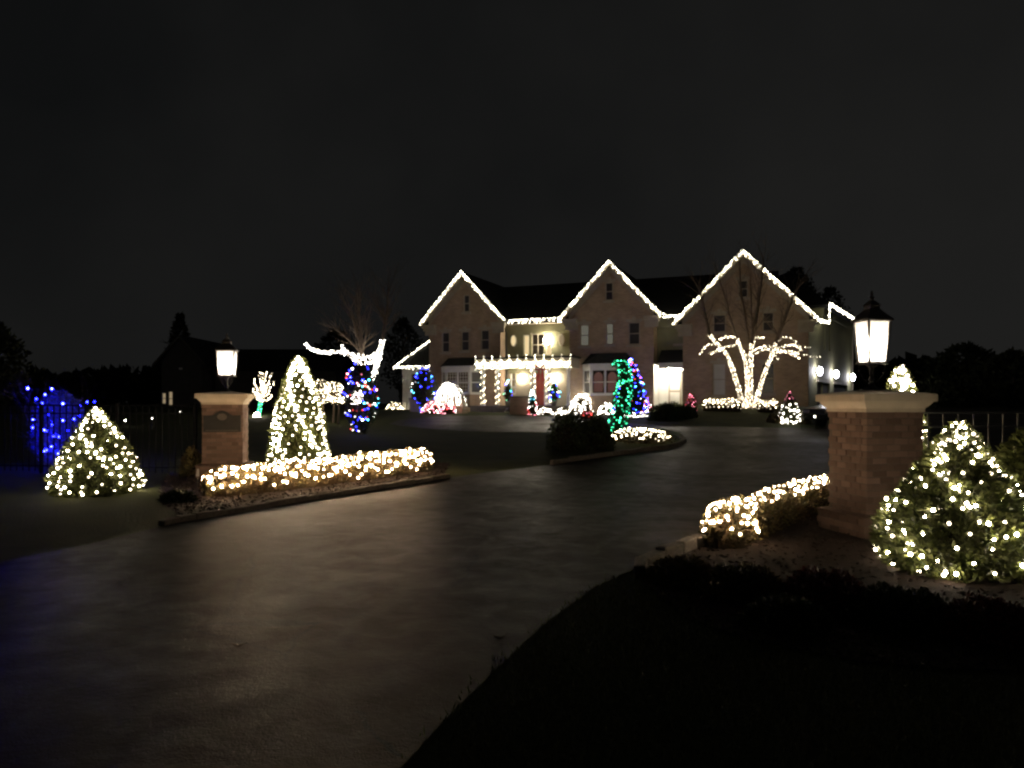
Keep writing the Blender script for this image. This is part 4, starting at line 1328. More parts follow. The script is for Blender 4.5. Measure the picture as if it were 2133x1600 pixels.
# ---- garage wing, set at an angle on the right
wing = bpy.data.objects.new("garage_wing", None)   # a rotated part of the house
COL.objects.link(wing); wing.parent = house
wing.location = (22.80, 0.03, 0); wing.rotation_euler = (0, 0, R(80))   # local x runs back along the wall, -y faces right
mb = MB(); gd1, gd2 = (2.3, 6.3, -.6, 1.55), (7.6, 12.9, -.6, 1.55)
w1, w2 = (4.35, 4.85, 3.5, 5.3), (5.9, 6.4, 3.5, 5.3)
wall(mb, 0.0, 4.0, -.6, 4.85, 0, [(2.3, 4.0, -.6, 1.55)], (), .18)
wall(mb, 4.0, 15.3, -.6, 5.95, 0, [(4.0, 6.3, -.6, 1.55), gd2, w1, w2], (), .18)
mb.build("wall", M['siding'], wing)
for g in (gd1, gd2):
    for k in range(4):
        za = g[2] + (g[3] - g[2]) * k / 4; zb = g[2] + (g[3] - g[2]) * (k + 1) / 4
        MB().box(g[0], g[1], .10, .16, za + .006, zb - .006).build("door_panel", M['garage'], wing)
    MB().box(g[0] - .1, g[1] + .1, -.03, .0, g[3], g[3] + .14).build("door_header", M['trim'], wing)
for w_ in (w1, w2):
    MB().quad((w_[0], .12, w_[2]), (w_[1], .12, w_[2]), (w_[1], .12, w_[3]), (w_[0], .12, w_[3])).build("pane", M['glass_dark'], wing)
for xk in (1.72, 6.95, 13.6):
    l = MB().box(xk - .07, xk + .07, -.05, .0, 1.95, 2.3).tube([(xk, -.03, 2.25), (xk, -.2, 2.42), (xk, -.26, 2.36)], .014, 5)
    l.build("wall_lamp", M['iron'], wing)
    MB().lathe([(.05, -.22), (.11, -.12), (.13, .12), (.03, .22)], 10, (xk, -.26, 2.12)).build("lamp_glass", M['garlamp'], wing, True)
MB().box(15.1, 15.35, -.03, .1, -.6, 5.9).build("corner_post", M['trim'], wing)
MB().box(4.0, 15.6, -.06, -.002, 5.45, 5.94).build("frieze_board", M['siding'], wing)
rf = MB()
e = [(3.55, -.42, 6.0), (15.75, -.42, 6.0), (15.75, 8.5, 6.0), (3.55, 8.5, 6.0)]
a1_, a2_ = (7.9, 2.6, 8.8), (12.0, 4.2, 8.8)
rf.add(e + [a1_, a2_], [(0, 1, 5, 4), (1, 2, 5), (2, 3, 4, 5), (3, 0, 4)])
rf.add([(x, y, z - .13) for x, y, z in e] + e, [(3, 2, 1, 0), (0, 1, 5, 4), (1, 2, 6, 5), (2, 3, 7, 6), (3, 0, 4, 7)])
rf.build("roof", M['roof'], wing)
MB().quad((15.3, 0, -.6), (15.3, 8, -.6), (15.3, 8, 5.95), (15.3, 0, 5.95)).build("end_wall", M['siding'], wing)
MB().quad((4.0, 5, -.6), (4.0, 0, -.6), (4.0, 0, 5.95), (4.0, 5, 5.95)).build("end_wall", M['siding'], wing)
bpy.context.view_layer.update()
MW = MH @ Matrix.Translation((22.80, .03, 0)) @ Matrix.Rotation(R(80), 4, 'Z')

# ---- strings of icicle lights along the roof edges
def icicles(label, path, seed, pitch=0.10, drop=0.15, r=0.038, m='b_eave', group="light strings along the house roof", mw=MH):
    rng = random.Random(seed)
    L = sum((Vector(b) - Vector(a)).length for a, b in zip(path, path[1:]))
    n = int(L / pitch)
    pts = []
    main = []
    for p in polyline(path, n):
        q = mw @ (p + Vector((rng.gauss(0, .012), rng.gauss(0, .012), rng.gauss(0, .018))))
        main.append(q)
        k = rng.random()
        if k < .75:
            dz = rng.uniform(.4, 1.0) * drop
            pts.append(q - Vector((0, 0, dz)))
            if k < .25: pts.append(q - Vector((rng.uniform(-.03, .03), 0, dz + drop * .6)))
    t = string_lights(label, [main, [p for p in pts]], r, M[m], single=False, group=group, wire=False, rng=rng)
    wm = MB().tube([q - Vector(t.location) for q in main[::3]], .008, 3, False)
    wm.build("wire", M['wire'], t)
    return t
yk = -.47
def chev(g, ze, zp, over=.46):
    c = (g[0] + g[1]) / 2; hw = (g[1] - g[0]) / 2
    return [(c - hw - over, yk, ze - .02), (c, yk, zp + .03), (c + hw + over, yk, ze - .02)]
icicles("white icicle lights outlining the leftmost steep gable of the brick house", chev(GL, ZE, ZP), 1)
icicles("white icicle lights outlining the middle steep gable of the brick house", chev(GM, ZE, ZP), 2)
icicles("white icicle lights outlining the widest steep gable behind the white trunk tree", chev(GR, ZER, ZP + .05), 3)
icicles("white lights along the gutter above the portico recess", [(GL[1] + .4, .08, 5.48), (GM[0] - .4, .08, 5.48)], 4)
icicles("sagging white lights between the middle and the widest gable", [(GM[1] + .42, -.1, 5.5), (GM[1] + .8, .1, 5.36), (GR[0] - .3, .0, 5.33), (GR[0] + .15, -.2, 5.42)], 5)
icicles("white lights along the low annex eave at the house's left end", [(-2.64, .02, 2.74), (-.02, .02, 2.74)], 6, .10, .10)
icicles("broken line of white lights up the annex roof hip", [(-2.6, .06, 2.80), (-.02, 1.38, 4.95)], 7, .13, .03, .045)
icicles("white lights along the eave of the garage wing", [(-.1, -.45, 4.8), (3.3, -.47, 4.95), (3.5, -.46, 6.05), (15.75, -.46, 6.05)], 8, .11, .10, mw=MW)
# swags on the portico
def swags():
    rng = random.Random(12); st = []
    n = 11; xs = [PX0 + (PX1 - PX0) * i / n for i in range(n + 1)]
    for row, (z0, sag) in enumerate(((2.98, .25), (2.84, .26), (2.72, .24))):
        s = []
        for a, b in zip(xs, xs[1:]):
            for k in range(11):
                t = k / 11
                s.append(W(a + (b - a) * t, PY - .05 - .02 * row + rng.gauss(0, .012), z0 - sag * 4 * t * (1 - t) + rng.gauss(0, .012)))
        st.append(s)
    st.append([W(x + rng.gauss(0, .02), PY - .05, 2.46 + rng.gauss(0, .03)) for x in np.linspace(PX0, PX1, 90)])
    for x in xs: st.append([W(x, PY - .06, 3.0 + .06 * k) for k in range(4)])
    string_lights("scalloped white light garland along the portico fascia", st, .028, M['b_eave'], single=False, group="light strings along the house roof", rng=rng)
swags()
# spirals round the portico columns
names = ["outermost portico column by the bay window", "second portico column from the bay window", "portico column just left of the red door", "portico column just right of the red door"]
for i, x in enumerate(cols_x[:4]):
    path = [W(x, -1.45, .3), W(x, -1.45, 2.35)]
    string_lights("warm white lights spiralling round the " + names[i], [wrap(path, (.11, .11), .042, 9, .02, random.Random(i))], .034, M['b_far'], single=False, group="light spirals on the portico columns", maxgap=.4)
# red bow on the fascia
bx, bz = LU(1128, 765, PY)
bow = thing("ribbon_bow", W(bx, PY - .14, bz - .1), "large red ribbon bow hanging on the portico above the red door", "bow", None, HROT)
for s in (-1, 1):
    pts = [(0, 0, 0), (s * .16, -.03, .16), (s * .30, -.05, .14), (s * .30, -.05, -.02), (s * .14, -.03, -.04), (0, 0, 0)]
    MB().tube(pts, [.03, .06, .07, .07, .06, .03], 6).build("loop", M['bow'], bow, True)
    MB().prism([(s * .02, 0), (s * .12, -.02), (s * .26, -.75), (s * .12, -.68)], 'y', -.02, .01).build("tail", M['bow'], bow)
MB().lathe([(.02, -.07), (.07, -.04), (.07, .04), (.02, .07)], 10, (0, -.04, 0)).build("knot", M['bow'], bow, True)
# potted trees on the portico
def potted(u, v0, v1, y, label, mats, n, rad, seed):
    x, zb = LU(u, v1, y); _, ztp = LU(u, v0, y)
    b = W(x, y, max(.2, zb))
    h = ztp - max(.2, zb)
    t = cone_tree("potted_tree", label, b, h, rad, [(0, .25), (.2, .3), (.3, .8), (.45, 1), (.7, .75), (1, .1)], 900, .08, seed, "potted tree", None, M['ever'])
    MB().lathe([(.13, 0), (.19, .26), (.2, .3), (.17, .3)], 12).build("pot", M['stone'], t, True)
    rng = random.Random(seed)
    pts = []
    for _ in range(n):
        f = rng.uniform(.15, 1); q = cone_surface([(0, .25), (.2, .3), (.3, .8), (.45, 1), (.7, .75), (1, .1)], h, rad, f, rng.uniform(0, 6.28), seed)
        pts.append(b + q * 1.03)
    string_lights("coloured bulbs on the " + label, [pts], .045, mats, single=False, rng=rng, maxgap=.3)
potted(1154, 796, 848, -1.2, "small potted tree by the column right of the door", [M['b_cyan'], M['b_green'], M['b_cyan'], M['b_blue'], M['b_white']], 60, .38, 71)
potted(1058, 793, 846, -1.0, "small potted tree left of the door behind the steps", [M['b_green'], M['b_white'], M['b_cyan'], M['b_blue']], 34, .26, 72)

# ================================================================== YARD IN FRONT OF THE HOUSE

def ground_at(u, v): return G(u, v)

def lit_mound(label, u, v, rx, h, n, mats, r, seed, m='box', leafn=900, group="lit low shrubs at the house", cat="shrub", ry=None, lab2=None, lift=0.0):
    p = ground_at(u, v) + Vector((0, 0, lift))
    mound("lit_shrub", label, p, rx, ry or rx, h, leafn, .09, seed, M[m], cat, group)
    rng = random.Random(seed + 9); pts = []
    for i in range(n):
        a = rng.uniform(0, 6.283); e = math.asin(rng.uniform(.02, 1))
        d = Vector((math.cos(a) * math.cos(e), math.sin(a) * math.cos(e), math.sin(e)))
        g = 1 + .2 * lump(d, 2.2, seed) + .12 * lump(d, 5, seed) + .04
        pts.append(p + Vector((d.x * rx * g, d.y * (ry or rx) * g, d.z * h * g)))
    pts.sort(key=lambda q: (round(math.atan2(q.y - p.y, q.x - p.x) * 3), q.z))
    string_lights((lab2 or "bulbs on the " + label), [pts], r, mats, single=False, rng=rng, group=group.replace("shrubs", "shrub lights"), maxgap=.5)
w, wm_ = M['b_white'], M['b_far']
lit_mound("net lit low shrub left of the house's annex", 822, 853, .52, .42, 80, wm_, .036, 101)
# fountain of white lights by the left bay
def fountain():
    p = ground_at(933, 862); p.y += .8; rng = random.Random(3)
    t = thing("weeping_tree", p, "small weeping tree buried in brilliant white lights before the left bay window", "tree")
    mb = MB(); st = []
    hgt = 1.75
    for k in range(36):
        a = rng.uniform(0, 6.283); rr = rng.uniform(.5, 1.05)
        pts = []
        for i in range(9):
            s = i / 8
            x = rr * s; z = hgt * (1 - .70 * s ** 3.2) * (.94 + .06 * math.cos(k * 1.7))
            pts.append(Vector((math.cos(a) * x, math.sin(a) * x * .9, z)))
        mb.tube(pts, .008, 3, False)
        st.append([p + q + Vector((rng.gauss(0, .015), rng.gauss(0, .015), 0)) for q in polyline(pts, 15)])
    mb.build("branch", M['bark'], t)
    MB().tube([(0, 0, -.1), (.02, 0, .6), (0, .02, 1.4)], [.08, .06, .03], 8).build("trunk", M['bark'], t)
    string_lights("brilliant white strands falling over the small weeping tree by the bay", st, .025, w, single=False, wire=False, rng=rng)
fountain()
lit_mound("low shrub glowing pink and white under the white weeping tree, left part", 900, 862, .55, .62, 150, [M['b_pink'], M['b_pink'], w, M['b_red']], .036, 103)
lit_mound("low shrub glowing pink and red under the white weeping tree, right part", 932, 862, .5, .5, 120, [M['b_pink'], M['b_red'], M['b_pink'], w], .036, 104)
# tall narrow bush, white above and pink below, by the steps
def pinkcol():
    p = ground_at(1109, 865); rng = random.Random(4)
    prof = [(0, .9), (.3, 1), (.7, .75), (1, .2)]
    cone_tree("narrow_shrub", "narrow shrub lit white above and pink below by the wide pier", p, 1.35, .23, prof, 700, .09, 105, "shrub", None, M['ever'])
    a, b = [], []
    for _ in range(110):
        f = rng.random(); q = p + cone_surface(prof, 1.37, .25, f, rng.uniform(0, 6.28), 105)
        (a if f > .5 else b).append(q)
    string_lights("white bulbs on the upper half of the narrow shrub by the pier", [a], .035, [w, w, M['b_cyan']], single=False, rng=rng, maxgap=.3)
    string_lights("pink bulbs on the lower half of the narrow shrub by the pier", [b], .035, [M['b_pink'], M['b_red'], w], single=False, rng=rng, maxgap=.3)
pinkcol()
lit_mound("low round shrub blazing white just right of the pink lit narrow shrub", 1136, 864, .40, .34, 110, w, .04, 106)
lit_mound("second low round shrub blazing white, left of the sparkling ball shrub", 1172, 864, .36, .36, 100, w, .04, 107)
lit_mound("ball shaped shrub netted in white lights below the middle bay", 1199, 866, .38, .62, 130, w, .035, 108)
lit_mound("big shrub blazing white under the middle bay window", 1212, 858, .75, .95, 260, w, .042, 109)
lit_mound("small shrub glowing red in front of the big white lit shrub", 1222, 871, .26, .36, 50, [M['b_red'], M['b_red'], M['b_pink']], .035, 110)
lit_mound("white lit shrub left of the leaning green lit tree", 1266, 863, .5, .58, 140, w, .04, 111)
lit_mound("white lit shrub mostly behind the topiary's crown", 1346, 858, .36, .6, 70, [w, M['b_pink']], .04, 112)
lit_mound("low red lit cone shrub right of the bright side porch", 1440, 857, .26, .80, 60, [M['b_pink'], M['b_pink'], M['b_red']], .020, 113)
# net lit hedges under the right gable
for (ua, ub, v, n, lb, sd) in ((1466, 1542, 855, 260, "net lit low hedge left of the white trunk tree", 114), (1578, 1622, 857, 150, "net lit low hedge right of the white trunk tree", 115)):
    a, b = ground_at(ua, v), ground_at(ub, v + 2)
    hl2 = [a, a.lerp(b, .5), b]
    for q in hl2: q.z = zt(q.x, q.y)
    _, ln = hedge("low_hedge", lb, hl2, .52, .4, 2600, .08, sd, M['box'], group="net lit hedges under the widest gable")
    rng = random.Random(sd); st = []
    for r_ in range(7):
        s = []
        for i in range(n // 15):
            q, nn = hedge_point(ln, .54, .42, (i + rng.uniform(.2, .8)) / (n // 15), math.pi * (.06 + .88 * ((r_ + (i % 2) * .5 + rng.uniform(-.15, .15)) / 7)), sd); s.append(q)
        st.append(s)
    string_lights("warm white net lights on the " + lb, st, .033, wm_, single=False, rng=rng, group="net lights under the widest gable")
# red and white lit conifer at the right corner of the house
def corner_conifer():
    p = ground_at(1645, 882); rng = random.Random(6)
    prof = [(0, .8), (.2, 1), (.6, .6), (1, .05)]
    cone_tree("small_conifer", "small conifer lit white below and pink on top at the house's right corner", p, 1.35, .45, prof, 1600, .09, 116, "tree", None, M['ever'])
    a, b = [], []
    for _ in range(170):
        f = rng.random() ** 1.2; q = p + cone_surface(prof, 1.37, .47, f, rng.uniform(0, 6.28), 116)
        (b if f > .62 else a).append(q)
    string_lights("white bulbs on the lower part of the house corner conifer", [a], .04, w, single=False, rng=rng, maxgap=.3)
    string_lights("few faint pink bulbs on the top of the house corner conifer", [b[::3]], .018, [M['b_pink']], single=False, rng=rng, maxgap=.3)
corner_conifer()
mound("low_shrub", "plain dark shrub left of the house corner conifer", ground_at(1622, 880), .45, .4, .5, 1400, .09, 117, M['box'], "shrub", "unlit shrubs by the house")
mound("low_shrub", "plain dark shrub right of the house corner conifer", ground_at(1672, 882), .45, .4, .5, 1400, .09, 118, M['box'], "shrub", "unlit shrubs by the house")
mound("low_shrub", "wide dark evergreen shrub below the bright side porch", ground_at(1392, 874), .95, .6, .75, 2600, .1, 119, M['ever'], "shrub", "unlit shrubs by the house")
mound("low_shrub", "dark evergreen shrub left of the red lit cone shrub", ground_at(1425, 872), .6, .5, .55, 1800, .1, 120, M['ever'], "shrub", "unlit shrubs by the house")
for i, (u, v, rr, h, lb) in enumerate(((1186, 936, .62, 1.0, "taller black rounded shrub on the island lawn"), (1240, 938, .52, .9, "black rounded shrub touching the leaning green lit tree"))):
    mound("boxwood", lb, ground_at(u, v), rr, rr, h, 2600, .09, 121 + i, M['ever'], "shrub", "dark rounded shrubs on the island")
# island flower bed with net lights
def flowerbed():
    p = ground_at(1332, 917); rng = random.Random(9)
    rx, ry, h = .92, 1.9, .34
    mound("ground_cover", "low ground cover patch netted with warm lights on the island tip", p, rx, ry, h, 2600, .09, 125, M['box'], "plants")
    st = []
    for j in range(12):
        s = []
        for i in range(13):
            x = -1 + 2 * (i + rng.uniform(.1, .9)) / 13; y = -1 + 2 * (j + rng.uniform(.2, .8)) / 12
            rr = x * x + y * y
            if rr > 1: continue
            s.append(p + Vector((x * rx * 1.05, y * ry * 1.05, h * math.sqrt(max(0, 1 - rr)) * (1 + .2 * lump((x, y, 0), 3, 4)) + .04)))
        st.append(s)
    string_lights("warm white net lights over the ground cover on the island tip", st, .036, wm_, single=False, rng=rng, maxgap=.4)
flowerbed()
# leaning green tree
def green_tree():
    Y = ground_at(1284, 900).y
    path = polyline([P(u, v, Y) for u, v in ((1284, 903), (1286, 880), (1294, 845), (1300, 812), (1303, 785), (1301, 765), (1292, 750), (1283, 760))], 14)
    base = Vector((path[0].x, path[0].y, zt(path[0].x, path[0].y)))
    rad = [.30, .32, .33, .32, .30, .29, .30, .28, .26, .24, .22, .2, .18, .15, .10]
    t = thing("weeping_spruce", base, "leaning weeping spruce wrapped in green lights on the island", "tree")
    MB().tube([q - base for q in path[:12]], [.05] * 12, 8).build("trunk", M['bark'], t)
    rng = random.Random(13); ps, ns, bl_ = [], [], []
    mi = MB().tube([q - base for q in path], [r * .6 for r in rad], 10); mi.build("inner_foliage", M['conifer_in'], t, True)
    for _ in range(3200):
        i = rng.randrange(14); q = path[i].lerp(path[i + 1], rng.random()); a = rng.uniform(0, 6.28)
        d = Vector((math.cos(a), math.sin(a), rng.gauss(0, .2))); r = rad[i] * (1 - .4 * rng.random() ** 2) * (1 + .2 * lump(q, 3, 2))
        ps.append((q + d * r - base)[:]); ns.append((d + Vector((0, 0, -.5)))[:])
    leaves("crown", ps, ns, .10, .035, M['ever'], t, .4, 14)
    for k in range(240):
        i = min(13, int(14 * ((k + rng.random()) / 240) ** 1.0)); q = path[i].lerp(path[i + 1], rng.random()); a = k * 2.4 + rng.gauss(0, .2)
        d = Vector((math.cos(a), math.sin(a), 0)); r = rad[i] * (1 + .2 * lump(q, 3, 2)) + .02
        bl_.append(q + d * r)
    string_lights("green bulbs wrapped round the leaning weeping spruce", [bl_], .036, M['b_green'], single=False, rng=rng, maxgap=.5)
green_tree()
def cone_lit(name, label, u, v, Y, h, rad, prof, n, mats, seed, r, m='ever', lab2=""):
    p = P(u, v, Y); p.z = zt(p.x, p.y) if Y is None else p.z
    cone_tree(name, label, p, h, rad, prof, 2200, .10, seed, "tree", None, M[m])
    rng = random.Random(seed); pts = []
    for k in range(n):
        f = rng.random() ** 1.15; q = p + cone_surface(prof, h * 1.01, rad * rng.choice((1.04, 1.03, rng.uniform(.75, 1.15))), f, k * 2.4 + rng.gauss(0, .3), seed); pts.append(q)
    string_lights(lab2, [pts], r, mats, single=False, rng=rng, maxgap=.4)
CON = [(0, .85), (.15, 1), (.5, .72), (.8, .38), (1, .05)]
cone_lit("conical_evergreen", "conical evergreen in blue and coloured lights right behind the leaning green tree", 1315, 861, 38.5, 2.7, .86, CON, 210, [M['b_blue']] * 6 + [M['b_pink'], M['b_cyan'], M['b_red'], M['b_white']], 131, .045, lab2="blue and coloured bulbs on the evergreen behind the leaning green tree")
cone_lit("conical_evergreen", "conical evergreen in blue and green lights before the low annex", 884, 862, 44.0, 2.6, .72, [(0, .3), (.2, .45), (.4, .95), (.6, 1), (.85, .7), (1, .2)], 105, [M['b_blue']] * 6 + [M['b_green'], M['b_white'], M['b_cyan']], 132, .038, lab2="blue and green bulbs on the evergreen before the low annex")
# small topiary with lit stem
def topiary():
    p = ground_at(1321, 868); 
    t = thing("topiary", p, "small round topiary with white lit stem before the blue conical evergreen", "tree")
    Y = p.y; top = CAM_H - (828 - V0) / FPX * Y - p.z
    MB().tube([(0, 0, -.1), (0, 0, top)], [.03, .025], 6).build("trunk", M['bark'], t)
    rng = random.Random(2); ps, ns = [], []
    for _ in range(1100):
        d = Vector((rng.gauss(0, 1), rng.gauss(0, 1), rng.gauss(0, 1))).normalized(); ps.append((d * .40 * rng.uniform(.75, 1) * Vector((1, 1, 1.15)).z ** 0 + Vector((0, 0, top)))[:]); ns.append(d[:])
    leaves("crown", ps, ns, .09, .045, M['box'], t, .6, 3)
    string_lights("white lights wound round the topiary stem", [wrap([p + Vector((0, 0, .05)), p + Vector((0, 0, top - .3))], (.03, .03), .02, 8, .02, rng)], .026, w, single=False, rng=rng, maxgap=.3)
    string_lights("faint warm lights inside the topiary crown", [[p + Vector((rng.gauss(0, .16), rng.gauss(0, .16), top + rng.gauss(0, .18))) for _ in range(26)]], .02, wm_, single=False, rng=rng, maxgap=.3)
topiary()
rngr = random.Random(31)
string_lights("white rope lights lying on the ground right of the topiary", [[P(1300 + 82 * i / 60, 867 - 1.5 * math.sin(i * .25) + rngr.gauss(0, .8), 39.0) for i in range(60)]], .022, w, single=False, rng=rngr)

# ---- the multi-stemmed tree wrapped in white lights
def wrapped_tree(label, base, Y, trunks, branches, bare, seed, lab2, r_b, pitch=.034, mb_m='b_white', bare_r=.05, kids=3):
    rng = random.Random(seed)
    t = thing("bare_tree", base, label, "tree")
    strands = []
    tm = MB(); bm_ = MB(); tw = MB()
    def path(pix, dy0, dy1):
        n = len(pix)
        return [P(u, v, Y + dy0 + (dy1 - dy0) * i / max(1, n - 1)) for i, (u, v) in enumerate(pix)]
    for pix, r0, r1, dy, lit in trunks:
        pp = polyline(path(pix, 0.0 if lit else 0.0, dy), 14)
        MB().tube([q - base for q in pp], [r0 + (r1 - r0) * i / 14 for i in range(15)], 9).build("trunk", M['bark'], t, True)
        if lit: strands.append(wrap(pp, (r0, r1), .0145, 7, .015, rng, .014))
    for pix, r0, r1, dya, dyb, dens in branches:
        pp = polyline(path(pix, dya, dyb), 10)
        bm_.tube([q - base for q in pp], [r0 + (r1 - r0) * i / 10 for i in range(11)], 6)
        strands.append(wrap(pp, (r0 * .7, r1 * .7), pitch / dens * .9, 5, .012, rng, .02))
    bm_.build("branch", M['bark'], t, True)
    for pix, r0, dya, dyb in bare:
        pp = path(pix, dya, dyb)
        tw.tube([q - base for q in polyline(pp, 8)], [r0 * (1 - .62 * i / 8) for i in range(9)], 5, False)
        pl9 = polyline(pp, 8)
        for i in range(1, 9):
            for _ in range(kids):
                d = (pl9[i] - pl9[i - 1]).normalized() + Vector((rng.gauss(0, .5), rng.gauss(0, .5), rng.gauss(0, .25)))
                limb(tw, rng, pl9[i] - base, d, rng.uniform(.6, 1.5), r0 * .35 * (1 - .07 * i), 1, .7, .3, 3, 4)
    tw.build("bare_branch", M['bark'], t)
    string_lights(lab2, strands, r_b, M[mb_m], single=False, rng=rng, wire=False)
    return t
bt = ground_at(1562, 851)
YB = bt.y
wrapped_tree("bare multi-stemmed tree with trunks wrapped white before the widest gable", bt, YB,
    [([(1549, 853), (1541, 820), (1535, 798), (1524, 764), (1514, 737), (1499, 722), (1478, 698)], .085, .048, -.5, True),
     ([(1557, 853), (1557, 815), (1556, 785), (1553, 754), (1546, 731), (1535, 707)], .075, .043, .6, True),
     ([(1563, 853), (1563.5, 785), (1564.5, 743), (1566, 716)], .095, .055, .1, True),
     ([(1572, 853), (1578, 825), (1583, 806), (1596, 768), (1609, 737), (1615, 716)], .085, .05, -.3, True)],
    [([(1499, 722), (1489, 716), (1472, 720), (1465, 727), (1459, 739)], .03, .012, -.4, -.9, 1.0),
     ([(1510, 730), (1497, 729), (1486, 735), (1477, 737)], .04, .03, -.4, -.6, 2.0),
     ([(1535, 707), (1529, 703), (1518, 701), (1508, 703), (1498, 708)], .03, .012, .6, .2, 1.0),
     ([(1540, 716), (1527, 721), (1510, 722)], .03, .012, .5, .0, 1.0),
     ([(1566, 718), (1569, 711), (1577, 705), (1591, 704)], .05, .03, .1, .1, 2.0),
     ([(1546, 730), (1552, 738), (1558, 742)], .05, .04, .4, .1, 1.6),
     ([(1615, 718), (1626, 706), (1638, 701), (1653, 707), (1666, 722), (1686, 725)], .03, .01, -.3, -.8, .9),
     ([(1615, 728), (1636, 720), (1653, 718), (1670, 731)], .03, .012, -.3, .2, 1.2),
     ([(1613, 733), (1630, 733), (1645, 736), (1664, 746)], .045, .02, -.3, -.5, 2.4),
     ([(1618, 730), (1650, 733), (1662, 735)], .03, .012, -.3, -.9, 1.4),
     ([(1643, 733), (1674, 739), (1690, 743), (1708, 744)], .012, .006, -.5, -1.2, .35),
     ([(1607, 722), (1590, 722), (1575, 727), (1570, 732)], .025, .012, -.2, .3, 1.2),
     ([(1605, 730), (1590, 728), (1575, 738)], .025, .012, -.2, -.5, 1.0),
     ([(1612, 738), (1619, 745), (1620, 751)], .02, .01, -.3, -.5, .8)],
    [([(1478, 698), (1470, 660), (1461, 618), (1456, 590)], .085, -.5, -.6),
     ([(1535, 707), (1520, 660), (1508, 610), (1496, 578)], .085, .6, .9),
     ([(1566, 716), (1572, 680), (1578, 640), (1588, 565), (1590, 540)], .105, .1, .2),
     ([(1560, 716), (1550, 650), (1542, 600), (1541, 545)], .08, .1, .4),
     ([(1566, 716), (1565, 650), (1562, 560)], .055, .1, -.4),
     ([(1615, 716), (1626, 685), (1640, 650), (1653, 615), (1668, 590)], .095, -.3, -.2)],
    31, "white lights wrapped round the stems of the tree before the widest gable", .030, .055, 'b_tree')
bl2 = ground_at(766, 884)
YL = bl2.y
wrapped_tree("bare tree with white lit limbs standing behind the spiral lit tree", bl2, YL,
    [([(766, 890), (765, 850), (762, 815), (758, 775)], .16, .10, 0, False),
     ([(758, 776), (756, 760), (755, 740)], .10, .12, 0, True),
     ([(766, 850), (769, 820), (773, 796)], .09, .06, 0, False),
     ([(773, 796), (780, 778), (787, 755), (793, 728), (797, 708)], .055, .07, -.1, True)],
    [([(757, 773), (744, 751), (726, 737), (708, 733), (685, 734), (665, 735), (649, 728), (635, 717)], .06, .025, 0, -.8, 1.6),
     ([(755, 745), (742, 742), (730, 738)], .09, .05, 0, 0, 3.2),
     ([(752, 742), (744, 744), (734, 742)], .08, .05, 0, 0, 3.2),
     ([(728, 738), (716, 728), (711, 718)], .05, .045, 0, .2, 2.2),
     ([(758, 750), (764, 743), (772, 745), (784, 735), (791, 728)], .03, .02, 0, -.1, 1.5),
     ([(760, 756), (770, 756), (781, 752), (783, 747), (772, 742)], .03, .02, 0, .2, 1.5)],
    [([(755, 740), (752, 700), (751, 680), (746, 640), (744, 612)], .085, 0, .1),
     ([(755, 738), (746, 701), (735, 665), (725, 643), (715, 622)], .075, 0, -.3),
     ([(752, 735), (728, 708), (706, 690), (690, 676)], .05, 0, .3),
     ([(797, 708), (802, 674), (807, 647), (809, 596)], .08, -.1, -.1),
     ([(801, 668), (793, 652), (787, 640), (784, 625)], .045, -.1, .3),
     ([(754, 738), (762, 700), (764, 672), (770, 650)], .05, 0, .4)],
    33, "white lights wrapped round the limbs of the bare tree behind the spiral tree", .032, .034, 'b_white', kids=3)

